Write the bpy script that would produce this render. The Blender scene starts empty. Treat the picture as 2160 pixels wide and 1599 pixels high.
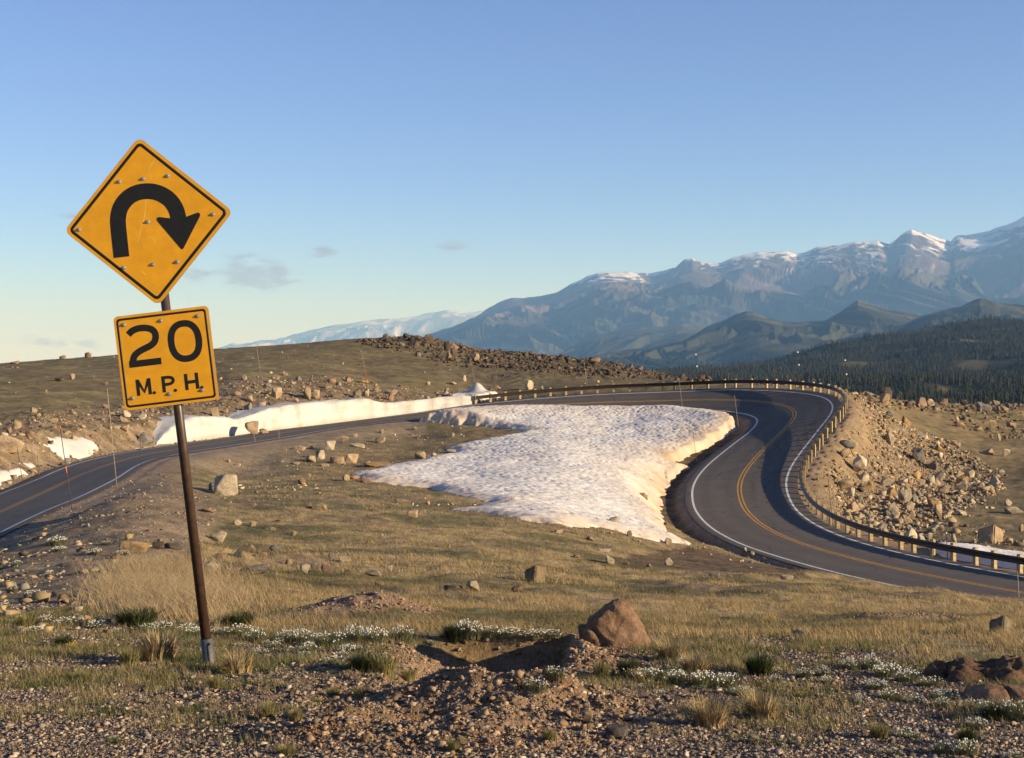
import bpy, bmesh, math, random
import numpy as np
from math import radians, sin, cos, pi
np.seterr(all='ignore'); random.seed(7); RNG=np.random.default_rng(7)
F=3000.0; YH=762.0                      # focal length and eye level of the camera, in photo pixels
SC=bpy.context.scene; COL=SC.collection
SUN_EL=15.5; SUN_AZ=18.0                # sun: degrees above the ground, degrees behind the +x axis
ROAD_O=[(31.27,63.38,-11.11),(29.39,66.38,-11.07),(27.52,69.66,-11.02),(25.66,73.31,-11.0),(23.79,77.52,-11.02),(22.1,82.24,-11.01),(20.75,87.52,-10.94),(19.97,93.15,-10.74),(19.81,98.78,-10.42),(20.16,103.69,-9.96),(20.75,107.98,-9.41),(21.69,111.73,-8.82),(22.78,115.06,-8.22),(23.9,117.98,-7.62),(25.04,120.63,-7.02),(26.1,123.04,-6.44),(27.1,125.3,-5.87),(28.14,127.68,-5.35),(29.13,130.26,-4.85),(30.03,133.16,-4.38),(30.61,136.29,-3.94),(30.64,139.83,-3.56),(29.96,143.59,-3.32),(28.8,146.66,-3.18),(27.38,149.09,-3.1),(25.81,151.06,-3.07),(24.12,152.67,-3.07),(22.34,153.99,-3.12),(20.51,155.05,-3.22),(18.6,155.91,-3.32),(16.61,156.57,-3.41),(14.56,157.05,-3.49),(12.47,157.35,-3.57),(10.34,157.48,-3.67),(8.17,157.45,-3.78),(6.0,157.25,-3.92),(3.78,156.89,-4.06),(1.55,156.37,-4.23),(-0.68,155.69,-4.43),(-2.94,154.84,-4.63),(-5.16,153.84,-4.89),(-7.33,152.68,-5.18),(-9.59,151.29,-5.47),(-11.94,149.61,-5.71),(-14.3,147.62,-5.95),(-16.65,145.3,-6.17),(-18.96,142.57,-6.37),(-21.2,139.33,-6.53),(-23.27,135.6,-6.69),(-25.1,131.36,-6.87),(-26.74,126.41,-6.99),(-28.12,120.77,-7.05),(-29.19,114.46,-7.05),(-29.88,107.7,-7.03),(-30.13,100.93,-7.06),(-29.98,94.6,-7.17),(-29.57,88.93,-7.36),(-29.0,82.72,-7.44),(-28.43,76.6,-7.47),(-27.94,71.35,-7.55),(-27.63,66.91,-7.69),(-27.42,62.96,-7.84),(-27.27,59.35,-8.01),(-27.14,55.99,-8.19),(-27.03,52.85,-8.37),(-26.94,49.88,-8.55)]
ROAD_I=[(25.33,59.69,-10.99),(23.38,62.8,-11.06),(21.36,66.32,-11.13),(19.32,70.31,-11.18),(17.27,74.95,-11.19),(15.41,80.21,-11.14),(13.87,86.19,-11.07),(12.98,92.59,-10.85),(12.86,98.86,-10.49),(13.28,104.39,-10.06),(13.98,109.26,-9.6),(14.95,113.6,-9.09),(16.16,117.37,-8.58),(17.43,120.62,-8.11),(18.63,123.44,-7.66),(19.74,125.92,-7.24),(20.8,128.23,-6.87),(21.76,130.45,-6.52),(22.59,132.58,-6.16),(23.21,134.77,-5.84),(23.55,137.02,-5.61),(23.6,139.38,-5.42),(23.18,141.81,-5.25),(22.43,143.74,-5.14),(21.6,145.14,-5.06),(20.64,146.33,-5.05),(19.59,147.32,-5.05),(18.52,148.12,-5.04),(17.33,148.81,-5.07),(16.05,149.39,-5.1),(14.71,149.84,-5.13),(13.29,150.17,-5.16),(11.78,150.39,-5.2),(10.2,150.48,-5.23),(8.58,150.46,-5.26),(6.87,150.3,-5.29),(5.15,150.02,-5.32),(3.39,149.62,-5.34),(1.54,149.05,-5.37),(-0.23,148.39,-5.4),(-2.02,147.58,-5.45),(-3.88,146.59,-5.53),(-5.73,145.45,-5.61),(-7.64,144.08,-5.71),(-9.59,142.45,-5.82),(-11.51,140.55,-5.95),(-13.41,138.31,-6.07),(-15.27,135.63,-6.18),(-16.99,132.52,-6.35),(-18.56,128.88,-6.53),(-20.0,124.51,-6.67),(-21.26,119.36,-6.71),(-22.25,113.52,-6.71),(-22.9,107.21,-6.62),(-23.13,100.88,-6.48),(-22.97,94.92,-6.35),(-22.66,89.51,-6.18),(-22.13,83.22,-6.18),(-21.43,77.34,-6.34),(-20.96,71.92,-6.43),(-20.64,67.34,-6.5),(-20.45,63.27,-6.52),(-20.3,59.6,-6.61),(-20.16,56.23,-6.73),(-20.06,53.04,-6.85),(-19.97,50.04,-6.97)]

ROAD_O=np.array(ROAD_O); ROAD_I=np.array(ROAD_I)

# ------------------------------------------------------------------ helpers
def tag(o,label=None,cat=None,group=None,kind=None):
    if label: o['label']=label
    if cat: o['category']=cat
    if group: o['group']=group
    if kind: o['kind']=kind
    return o
def link(o,parent=None):
    COL.objects.link(o)
    if parent is not None: o.parent=parent
    return o
def empty(name,loc):
    o=bpy.data.objects.new(name,None); o.location=loc; o.empty_display_size=.1; return link(o)
def mesh_np(name,V,Fa,mat=None,smooth=False,cols=None,cname='tint'):
    """V (n,3), Fa: array (m,k) or list of such arrays"""
    if not isinstance(Fa,list): Fa=[Fa]
    Fa=[np.asarray(f,dtype=np.int32) for f in Fa if len(f)]
    me=bpy.data.meshes.new(name); V=np.asarray(V,dtype=np.float32)
    me.vertices.add(len(V)); me.vertices.foreach_set('co',V.ravel())
    nl=sum(f.size for f in Fa); nf=sum(len(f) for f in Fa)
    me.loops.add(nl); me.polygons.add(nf)
    me.loops.foreach_set('vertex_index',np.concatenate([f.ravel() for f in Fa]))
    st=[];tot=0
    for f in Fa:
        st.append(tot+np.arange(len(f))*f.shape[1]); tot+=f.size
    me.polygons.foreach_set('loop_start',np.concatenate(st).astype(np.int32))
    if smooth: me.polygons.foreach_set('use_smooth',np.ones(nf,dtype=bool))
    me.update(calc_edges=True); me.validate()
    if cols is not None:
        at=me.color_attributes.new(cname,'FLOAT_COLOR','POINT')
        c=np.ones((len(V),4),dtype=np.float32); c[:,:3]=cols; at.data.foreach_set('color',c.ravel())
    if mat: me.materials.append(mat)
    return me
def obj_np(name,V,Fa,mat=None,smooth=False,cols=None,parent=None,loc=None):
    o=bpy.data.objects.new(name,mesh_np(name,V,Fa,mat,smooth,cols))
    if loc is not None: o.location=loc
    return link(o,parent)
def grid_faces(nr,nc,off=0):
    i=np.arange(nr-1)[:,None]*nc+np.arange(nc-1)[None,:]+off
    i=i.ravel(); return np.c_[i,i+1,i+nc+1,i+nc]
def smooth(a,b,x):
    t=np.clip((x-a)/(b-a),0,1); return t*t*(3-2*t)
def _h(ix,iy,s):
    ix=ix.astype(np.int64)&0xffffffff; iy=iy.astype(np.int64)&0xffffffff
    n=(ix*374761393+iy*668265263+s*2246822519+1013904223)&0xffffffff
    n=((n^(n>>13))*1274126177)&0xffffffff
    n=((n^(n>>16))*2654435761)&0xffffffff
    return (n^(n>>15))&0xffffffff
def noise2(x,y,s=0):
    x=np.asarray(x,float); y=np.asarray(y,float); x,y=np.broadcast_arrays(x,y)
    xi=np.floor(x);yi=np.floor(y);fx=x-xi;fy=y-yi
    def g(dx,dy):
        a=_h(xi+dx,yi+dy,s)/4294967296.*2*pi
        return np.cos(a)*(fx-dx)+np.sin(a)*(fy-dy)
    u=fx**3*(fx*(fx*6-15)+10);v=fy**3*(fy*(fy*6-15)+10)
    n0=g(0,0)*(1-u)+g(1,0)*u;n1=g(0,1)*(1-u)+g(1,1)*u
    return (n0*(1-v)+n1*v)*1.5
def fbm(x,y,oct=4,s=0,gain=.5,ridge=False):
    t=0;a=1.;n=0
    for k in range(oct):
        v=noise2(x*2**k+17.3*k,y*2**k-9.1*k,s+k)
        if ridge: v=1-2*np.abs(v)
        t=t+a*v;n+=a;a*=gain
    return t/n
def un(u,v,D): return ((u-1080)/F*D, D, -(v-YH)/F*D)
def interp_line(P,u):
    P=np.array(P,float); return np.interp(u,P[:,0],P[:,1])
def in_poly(px,py,poly):
    px=np.asarray(px);py=np.asarray(py);ins=np.zeros(px.shape,bool);n=len(poly);j=n-1
    for i in range(n):
        xi,yi=poly[i];xj,yj=poly[j]
        c=((yi>py)!=(yj>py))
        with np.errstate(divide='ignore',invalid='ignore'):
            c&=px<(xj-xi)*(py-yi)/((yj-yi) if yj!=yi else 1e-9)+xi
        ins^=c;j=i
    return ins
def poly_dist(px,py,poly):
    """distance to polygon outline"""
    px=np.asarray(px,float);py=np.asarray(py,float);d=np.full(px.shape,1e9);n=len(poly)
    for i in range(n):
        ax,ay=poly[i];bx,by=poly[(i+1)%n];ex,ey=bx-ax,by-ay;L=ex*ex+ey*ey+1e-12
        t=np.clip(((px-ax)*ex+(py-ay)*ey)/L,0,1)
        d=np.minimum(d,np.hypot(px-ax-t*ex,py-ay-t*ey))
    return d

# ------------------------------------------------------------------ materials
def new_mat(name):
    m=bpy.data.materials.new(name); m.use_nodes=True; nt=m.node_tree
    b=nt.nodes['Principled BSDF']; return m,nt,b
def N(nt,t,**kw):
    n=nt.nodes.new(t)
    for k,v in kw.items():
        if k in n.inputs: n.inputs[k].default_value=v
        else: setattr(n,k,v)
    return n
def simple(name,col,rough=.8,metal=0.,var=.15,scale=20.,bump=0.,bscale=60.,spec=.3,coords='Object'):
    m,nt,b=new_mat(name); L=nt.links
    tc=N(nt,'ShaderNodeTexCoord'); nz=N(nt,'ShaderNodeTexNoise'); nz.inputs['Scale'].default_value=scale; nz.inputs['Detail'].default_value=6
    L.new(tc.outputs[coords],nz.inputs['Vector'])
    mr=N(nt,'ShaderNodeMapRange'); mr.inputs['From Min'].default_value=.3;mr.inputs['From Max'].default_value=.7
    mr.inputs['To Min'].default_value=1-var;mr.inputs['To Max'].default_value=1+var
    L.new(nz.outputs['Fac'],mr.inputs['Value'])
    mx=N(nt,'ShaderNodeVectorMath',operation='SCALE'); mx.inputs[0].default_value=col[:3]
    L.new(mr.outputs['Result'],mx.inputs['Scale']); L.new(mx.outputs['Vector'],b.inputs['Base Color'])
    b.inputs['Roughness'].default_value=rough;b.inputs['Metallic'].default_value=metal;b.inputs['Specular IOR Level'].default_value=spec
    if bump:
        n2=N(nt,'ShaderNodeTexNoise'); n2.inputs['Scale'].default_value=bscale;n2.inputs['Detail'].default_value=5
        L.new(tc.outputs[coords],n2.inputs['Vector'])
        bp=N(nt,'ShaderNodeBump');bp.inputs['Strength'].default_value=1.;bp.inputs['Distance'].default_value=bump
        L.new(n2.outputs['Fac'],bp.inputs['Height']);L.new(bp.outputs['Normal'],b.inputs['Normal'])
    return m
def tinted(name,rough=.9,spec=.15,var=.3,scales=(3.,25.),bump=.02,bscale=12.,attr='tint',coords='Object',translucent=0,objvar=False):
    """base colour from a per-vertex albedo, varied by two noises, with bump"""
    m,nt,b=new_mat(name); L=nt.links
    at=N(nt,'ShaderNodeAttribute',attribute_name=attr); tc=N(nt,'ShaderNodeTexCoord')
    last=at.outputs['Color']
    if scales:
        vals=[]
        for s in scales:
            nz=N(nt,'ShaderNodeTexNoise');nz.inputs['Scale'].default_value=s;nz.inputs['Detail'].default_value=5;nz.inputs['Roughness'].default_value=.65
            L.new(tc.outputs[coords],nz.inputs['Vector']);mr=N(nt,'ShaderNodeMapRange')
            mr.inputs['From Min'].default_value=.3;mr.inputs['From Max'].default_value=.7;mr.inputs['To Min'].default_value=1-var;mr.inputs['To Max'].default_value=1+var
            L.new(nz.outputs['Fac'],mr.inputs['Value']);vals.append(mr.outputs['Result'])
        v=vals[0]
        for w in vals[1:]:
            mm=N(nt,'ShaderNodeMath',operation='MULTIPLY');L.new(v,mm.inputs[0]);L.new(w,mm.inputs[1]);v=mm.outputs[0]
        mx=N(nt,'ShaderNodeVectorMath',operation='SCALE');L.new(last,mx.inputs[0]);L.new(v,mx.inputs['Scale']);last=mx.outputs['Vector']
    L.new(last,b.inputs['Base Color']);b.inputs['Roughness'].default_value=rough;b.inputs['Specular IOR Level'].default_value=spec
    if bump:
        n2=N(nt,'ShaderNodeTexNoise');n2.inputs['Scale'].default_value=bscale;n2.inputs['Detail'].default_value=7;n2.inputs['Roughness'].default_value=.65
        L.new(tc.outputs[coords],n2.inputs['Vector'])
        bp=N(nt,'ShaderNodeBump');bp.inputs['Strength'].default_value=1.;bp.inputs['Distance'].default_value=bump
        L.new(n2.outputs['Fac'],bp.inputs['Height']);L.new(bp.outputs['Normal'],b.inputs['Normal'])
    if translucent:
        out=nt.nodes['Material Output'];tr=N(nt,'ShaderNodeBsdfTranslucent');L.new(last,tr.inputs['Color'])
        ms=N(nt,'ShaderNodeMixShader');ms.inputs[0].default_value=translucent
        L.new(b.outputs[0],ms.inputs[1]);L.new(tr.outputs[0],ms.inputs[2]);L.new(ms.outputs[0],out.inputs['Surface'])
    return m
ROCK_TONES={'tan':(.33,.24,.145),'pale':(.41,.335,.235),'reddish':(.26,.165,.105),'rust':(.25,.15,.09),'grey':(.19,.17,.145),'dark':(.10,.073,.054),'ochre':(.34,.22,.10)}
def rock_mat(name,col):
    m,nt,b=new_mat(name);L=nt.links
    tc=N(nt,'ShaderNodeTexCoord');oi=N(nt,'ShaderNodeObjectInfo')
    ad=N(nt,'ShaderNodeVectorMath',operation='ADD');L.new(tc.outputs['Object'],ad.inputs[0]);L.new(oi.outputs['Location'],ad.inputs[1])
    n1=N(nt,'ShaderNodeTexNoise');n1.inputs['Scale'].default_value=1.6;n1.inputs['Detail'].default_value=8;n1.inputs['Roughness'].default_value=.7;L.new(ad.outputs[0],n1.inputs['Vector'])
    cr=N(nt,'ShaderNodeValToRGB');e=cr.color_ramp.elements
    e[0].position=.3;e[0].color=(col[0]*.45,col[1]*.45,col[2]*.48,1);e[1].position=.62;e[1].color=(*[c*1.12 for c in col],1)
    k=e.new(.45);k.color=(col[0]*.85,col[1]*.82,col[2]*.8,1)
    L.new(n1.outputs['Fac'],cr.inputs[0])
    vo=N(nt,'ShaderNodeTexNoise');vo.inputs['Scale'].default_value=22.;vo.inputs['Detail'].default_value=6;L.new(ad.outputs[0],vo.inputs['Vector'])
    mr=N(nt,'ShaderNodeMapRange');mr.inputs['From Min'].default_value=.3;mr.inputs['From Max'].default_value=.7;mr.inputs['To Min'].default_value=.72;mr.inputs['To Max'].default_value=1.28;L.new(vo.outputs['Fac'],mr.inputs[0])
    r2=N(nt,'ShaderNodeMapRange');r2.inputs['To Min'].default_value=.75;r2.inputs['To Max'].default_value=1.2;L.new(oi.outputs['Random'],r2.inputs[0])
    mm=N(nt,'ShaderNodeMath',operation='MULTIPLY');L.new(mr.outputs[0],mm.inputs[0]);L.new(r2.outputs[0],mm.inputs[1])
    mx=N(nt,'ShaderNodeVectorMath',operation='SCALE');L.new(cr.outputs[0],mx.inputs[0]);L.new(mm.outputs[0],mx.inputs['Scale']);L.new(mx.outputs[0],b.inputs['Base Color'])
    b.inputs['Roughness'].default_value=.85;b.inputs['Specular IOR Level'].default_value=.2
    n3=N(nt,'ShaderNodeTexNoise');n3.inputs['Scale'].default_value=7.;n3.inputs['Detail'].default_value=9;n3.inputs['Roughness'].default_value=.7;L.new(ad.outputs[0],n3.inputs['Vector'])
    bp=N(nt,'ShaderNodeBump');bp.inputs['Distance'].default_value=.07;L.new(n3.outputs['Fac'],bp.inputs['Height'])
    n4=N(nt,'ShaderNodeTexNoise');n4.inputs['Scale'].default_value=48.;n4.inputs['Detail'].default_value=6;n4.inputs['Roughness'].default_value=.7;L.new(ad.outputs[0],n4.inputs['Vector'])
    b2=N(nt,'ShaderNodeBump');b2.inputs['Distance'].default_value=.018;L.new(n4.outputs['Fac'],b2.inputs['Height']);L.new(bp.outputs[0],b2.inputs['Normal']);L.new(b2.outputs[0],b.inputs['Normal'])
    return m
M={}
for k,c in ROCK_TONES.items(): M['rock_'+k]=rock_mat('rock_'+k,c)
M['ground']=tinted('ground_soil_and_grass',var=.30,scales=(.9,5.,24.,110.),bump=.035,bscale=9.)
M['stuffrock']=tinted('loose_stone',var=.2,scales=(9.,),bump=.01,bscale=25.)
M['grass']=tinted('grass_blades',var=.15,scales=(2.,),bump=0,rough=.7,translucent=.25)
M['leaf']=tinted('cushion_leaves',var=.15,scales=(8.,),bump=0,rough=.75,translucent=.15)
M['snow']=tinted('old_snow',var=.07,scales=(.35,3.,14.),bump=.045,bscale=3.5,rough=.6,spec=.3)
M['mount']=tinted('mountain_rock',var=.12,scales=(.002,.012),bump=0,rough=1.,spec=0)
M['forest']=tinted('conifer_foliage',var=.3,scales=(.4,),bump=0,rough=1.,spec=0)
M['asphalt']=tinted('worn_asphalt',var=.1,scales=(.5,6.,70.),bump=.006,bscale=80.,rough=.8,spec=.25)
nt=M['asphalt'].node_tree;bb=nt.nodes['Principled BSDF'];src=bb.inputs['Base Color'].links[0].from_socket
tcx=nt.nodes.new('ShaderNodeTexCoord');nx=nt.nodes.new('ShaderNodeTexNoise');nx.inputs['Scale'].default_value=.9;nx.inputs['Detail'].default_value=4
nt.links.new(tcx.outputs['Object'],nx.inputs['Vector']);av=nt.nodes.new('ShaderNodeVectorMath');av.operation='ADD';nt.links.new(tcx.outputs['Object'],av.inputs[0]);nt.links.new(nx.outputs['Color'],av.inputs[1])
vx=nt.nodes.new('ShaderNodeTexVoronoi');vx.feature='DISTANCE_TO_EDGE';vx.inputs['Scale'].default_value=.21;nt.links.new(av.outputs[0],vx.inputs['Vector'])
rx=nt.nodes.new('ShaderNodeMapRange');rx.inputs['From Min'].default_value=.006;rx.inputs['From Max'].default_value=.013;rx.inputs['To Min'].default_value=.62;rx.inputs['To Max'].default_value=1.;nt.links.new(vx.outputs['Distance'],rx.inputs['Value'])
sx_=nt.nodes.new('ShaderNodeVectorMath');sx_.operation='SCALE';nt.links.new(src,sx_.inputs[0]);nt.links.new(rx.outputs['Result'],sx_.inputs['Scale']);nt.links.new(sx_.outputs[0],bb.inputs['Base Color'])
M['white_paint']=simple('white_road_paint',(.55,.53,.49),var=.5,scale=9,rough=.7)
M['yellow_paint']=simple('yellow_road_paint',(.44,.22,.03),var=.45,scale=9,rough=.7)
M['rail']=simple('weathered_rail_steel',(.05,.032,.022),rough=.42,metal=.35,var=.3,scale=3)
M['wood']=simple('guardrail_post_wood',(.40,.29,.145),var=.3,scale=8,bump=.004,bscale=50)
M['sign_yellow']=simple('sign_yellow_sheeting',(.69,.31,.006),rough=.45,var=.09,scale=14,spec=.4,bump=.0004,bscale=900)
M['sign_black']=simple('sign_black_paint',(.012,.011,.01),rough=.5,var=.2,scale=30)
M['alu']=simple('bare_aluminium',(.45,.44,.42),rough=.45,metal=.8,var=.2,scale=40)
M['scratch']=simple('scratched_sheeting',(.85,.55,.12),rough=.6,var=.3,scale=300)
M['pole']=simple('brown_painted_steel',(.060,.034,.023),rough=.38,var=.25,scale=25,spec=.55,metal=.2)
M['galv']=simple('galvanised_steel',(.11,.105,.10),rough=.55,metal=.5,var=.3,scale=35)
M['stake']=simple('weathered_wood_stake',(.30,.235,.17),var=.3,scale=6)
M['stake_dark']=simple('dark_steel_stake',(.06,.05,.045),var=.3,scale=6)
M['orange']=simple('orange_marker_tape',(.75,.14,.03),var=.1)
M['redpaint']=simple('red_marker_paint',(.42,.09,.05),var=.15)
M['reflector']=simple('white_reflector',(.85,.85,.85),var=.05,rough=.3)
M['petal']=simple('white_petals',(.56,.545,.46),var=.12,scale=60,rough=.7)
M['ypetal']=simple('yellow_petals',(.75,.5,.02),var=.12,scale=60,rough=.7)

# ------------------------------------------------------------------ near ground: a height field fixed by measured points
CP=[]
for v,D in ((1700,5.0),(1599,6.2),(1500,7.5),(1400,9.35),(1345,11.)):
    for u in (-1100,-500,-100,300,700,1080,1450,1800,2160,2600,3200): CP.append((u,v,D))
CP+=[(0,1300,13),(0,1250,17),(0,1200,24),(0,1160,34),(0,1141,46),(-300,1300,14),(-300,1262,30),(-800,1300,15),(-800,1300,40),
(150,1250,15.5),(150,1200,20),(150,1150,29),(150,1100,44),(150,1074,58),
(300,1250,15.5),(300,1200,20),(300,1150,26),(300,1100,36),(300,1050,52),(292,1010,70),
(400,1250,16),(400,1200,21),(400,1150,27),(400,1105,38),(385,1060,54),(370,1010,76),
(480,1205,24),(480,1155,34),(480,1100,47),(470,1045,70),(480,1000,88),(480,972,103),(560,945,116),
(600,1200,25),(600,1150,35),(600,1100,48),(600,1050,65),(600,1000,87),(600,960,108),
(700,1000,90),(700,950,115),(700,920,127),(850,920,132),(850,900,138),(750,1005,90),
(800,1050,70),(800,1100,50),(800,1150,36),(800,1200,26),(800,1260,17),
(1000,900,136),(1000,950,118),(1000,1000,96),(1000,1060,72),(1000,1100,56),(1000,1150,40),(1000,1200,28),(1000,1260,18),(1000,1310,13),
(1200,892,140),(1200,950,117),(1200,1000,99),(1200,1060,78),(1200,1110,60),(1200,1150,47),(1200,1200,33),(1200,1260,20),(1200,1310,14),
(1400,895,139),(1400,950,124),(1400,1000,113),(1400,1060,96),(1400,1115,80),(1400,1150,66),(1400,1185,52),(1400,1210,38),(1400,1260,23),(1400,1310,15),
(1500,1165,68),(1500,1192,54),(1550,1207,42),(1550,1230,32),(1550,1280,20),(1600,1330,14),
(1700,1208,55),(1700,1221,42),(1700,1250,28),(1700,1290,19),
(1850,1237,48),(1850,1246,36),(1850,1270,25),(1850,1310,17),
(2000,1252,48),(2000,1262,35),(2000,1300,20),(2160,1266,46),(2160,1274,36),(2160,1310,19),(2500,1300,45),(2500,1330,19),
(1850,1000,121),(1950,1000,131),(2100,1000,136),(2160,1020,128),(1850,1060,111),(1950,1080,107),(2100,1080,109),(1780,1040,112),
(1900,1130,96),(2000,1140,93),(2160,1140,94),(2080,1180,82),(2170,1192,80.5),(1850,950,129),(1950,930,146),(2100,950,150),(2160,930,158),
(1850,900,140),(1900,880,157),(2000,890,165),(2160,895,176),(2160,866,185),(1840,853,150),(1900,856,168),(2000,864,180),(2160,858,200),
(1815,850,143),(1850,838,170),(1950,852,190),
(1800,930,260),(2160,930,300),(1500,900,300),(1800,1100,380),(2160,1100,420),(1500,1050,420),(2500,1100,420),(1800,1500,600),(2200,1500,600),(1400,1400,600),
(2600,1150,95),(2600,1000,125),(2600,900,170),(2600,865,210),(3200,1150,110),(3200,900,200),
(1400,810,185),(1400,796,205),(1300,800,195),(1300,772,222),(1250,766,228),(1200,806,188),(1200,780,210),(1200,760,233),(1100,830,170),(1100,800,190),(1100,753,238),
(1000,842,168),(1000,800,192),(1000,770,213),(960,735,238),(900,835,165),(900,800,180),(900,760,208),(900,718,238),(830,714,240),
(800,830,160),(800,800,178),(800,760,205),(760,716,240),(1480,806,180),(1540,809,172),(1600,812,170),(1680,820,168),(1600,850,220),(1700,870,220),(1480,830,230),(1780,870,200),
(1250,800,300),(1000,790,330),(800,770,330),(500,780,330),(200,790,330),(0,800,330),(-400,800,330),(1200,1000,600),(800,950,600),(200,950,600),(-500,950,600),
(700,850,150),(700,820,158),(700,797,168),(700,760,200),(700,720,240),
(600,880,142),(600,830,152),(600,798,165),(600,760,195),(600,729,240),(500,880,138),(500,830,148),(500,790,165),(500,734,240),
(400,900,128),(400,860,138),(400,830,150),(400,780,185),(400,741,240),(300,920,118),(300,880,127),(300,850,140),(300,800,175),(300,747,240),
(200,930,110),(200,890,120),(200,865,132),(200,800,172),(200,753,240),(100,960,96),(100,910,106),(100,875,120),(100,830,145),(100,760,235),
(0,1000,85),(0,960,92),(0,910,104),(0,880,118),(0,830,145),(0,768,230),(-150,1050,73),(-150,980,85),(-150,900,108),(-150,780,230),
(-500,1150,65),(-500,1000,85),(-500,900,110),(-500,790,230),(-1100,1100,80),(-1100,850,200)]
def road_dense(step=.5):
    c=(ROAD_O+ROAD_I)/2;s=np.r_[0,np.cumsum(np.hypot(*np.diff(c[:,:2],axis=0).T))]
    t=np.arange(0,s[-1],step);out=[]
    for A in (ROAD_O,ROAD_I):
        # catmull-rom through the stations
        k=np.clip(np.searchsorted(s,t,side='right')-1,0,len(s)-2);f=((t-s[k])/(s[k+1]-s[k]))[:,None]
        p0=A[np.maximum(k-1,0)];p1=A[k];p2=A[k+1];p3=A[np.minimum(k+2,len(A)-1)]
        q=.5*(2*p1+(p2-p0)*f+(2*p0-5*p1+4*p2-p3)*f*f+(3*p1-p0-3*p2+p3)*f**3)
        for _ in range(6): q[1:-1]=.25*q[:-2]+.5*q[1:-1]+.25*q[2:]
        out.append(q)
    return t,out[0],out[1]
RT,RO,RI=road_dense()
RC=(RO+RI)/2; RN=RO-RI; RW=np.hypot(RN[:,0],RN[:,1]); RB=RN[:,2]/RW; RN=np.c_[RN[:,:2]/RW[:,None]]
def road_at(off):
    """3-D line at lateral offset off (metres, + towards the guardrail) from the middle of the road"""
    return np.c_[RC[:,:2]+RN*off, RC[:,2]+RB*off]
for A,o in ((ROAD_O,1),(ROAD_I,-1)):
    for k in range(0,len(A),2):
        p=A[k];CP.append((1080+F*p[0]/p[1],YH-F*p[2]/p[1],p[1]))
CP=np.array(CP,float)
def feat(u,D): return np.c_[u/150.,np.log(D)*8]
def tps_fit(CP,lam=.02):
    X=feat(CP[:,0],CP[:,2]);n=len(X)
    r2=((X[:,None]-X[None])**2).sum(-1);K=.5*r2*np.log(r2+1e-12)+lam*np.eye(n)
    P=np.c_[np.ones(n),X];A=np.block([[K,P],[P.T,np.zeros((3,3))]])
    w=np.linalg.solve(A,np.r_[CP[:,1],np.zeros(3)]);return X,w
def tps_eval(m,u,D):
    X,w=m;u=np.asarray(u,float).ravel();D=np.asarray(D,float).ravel();out=np.empty(u.size)
    for i in range(0,u.size,40000):
        Q=feat(u[i:i+40000],D[i:i+40000]);r2=((Q[:,None]-X[None])**2).sum(-1)
        out[i:i+40000]=(.5*r2*np.log(r2+1e-12))@w[:-3]+w[-3]+Q@w[-2:]
    return out
TP=tps_fit(CP)
def road_coord(x,y):
    """nearest road station and signed lateral offset"""
    x=x.ravel();y=y.ravel();idx=np.empty(x.size,int);off=np.empty(x.size);sub=slice(None,None,2);C=RC[sub]
    for i in range(0,x.size,20000):
        d=(x[i:i+20000,None]-C[None,:,0])**2+(y[i:i+20000,None]-C[None,:,1])**2
        k=d.argmin(1)*2;idx[i:i+20000]=k
    off=(x-RC[idx,0])*RN[idx,0]+(y-RC[idx,1])*RN[idx,1]
    tx,ty=-RN[idx,1],RN[idx,0];al=np.abs((x-RC[idx,0])*tx+(y-RC[idx,1])*ty)
    off=np.where(al>3,np.sign(off)*np.hypot(off,al),off)
    return idx,off
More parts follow.
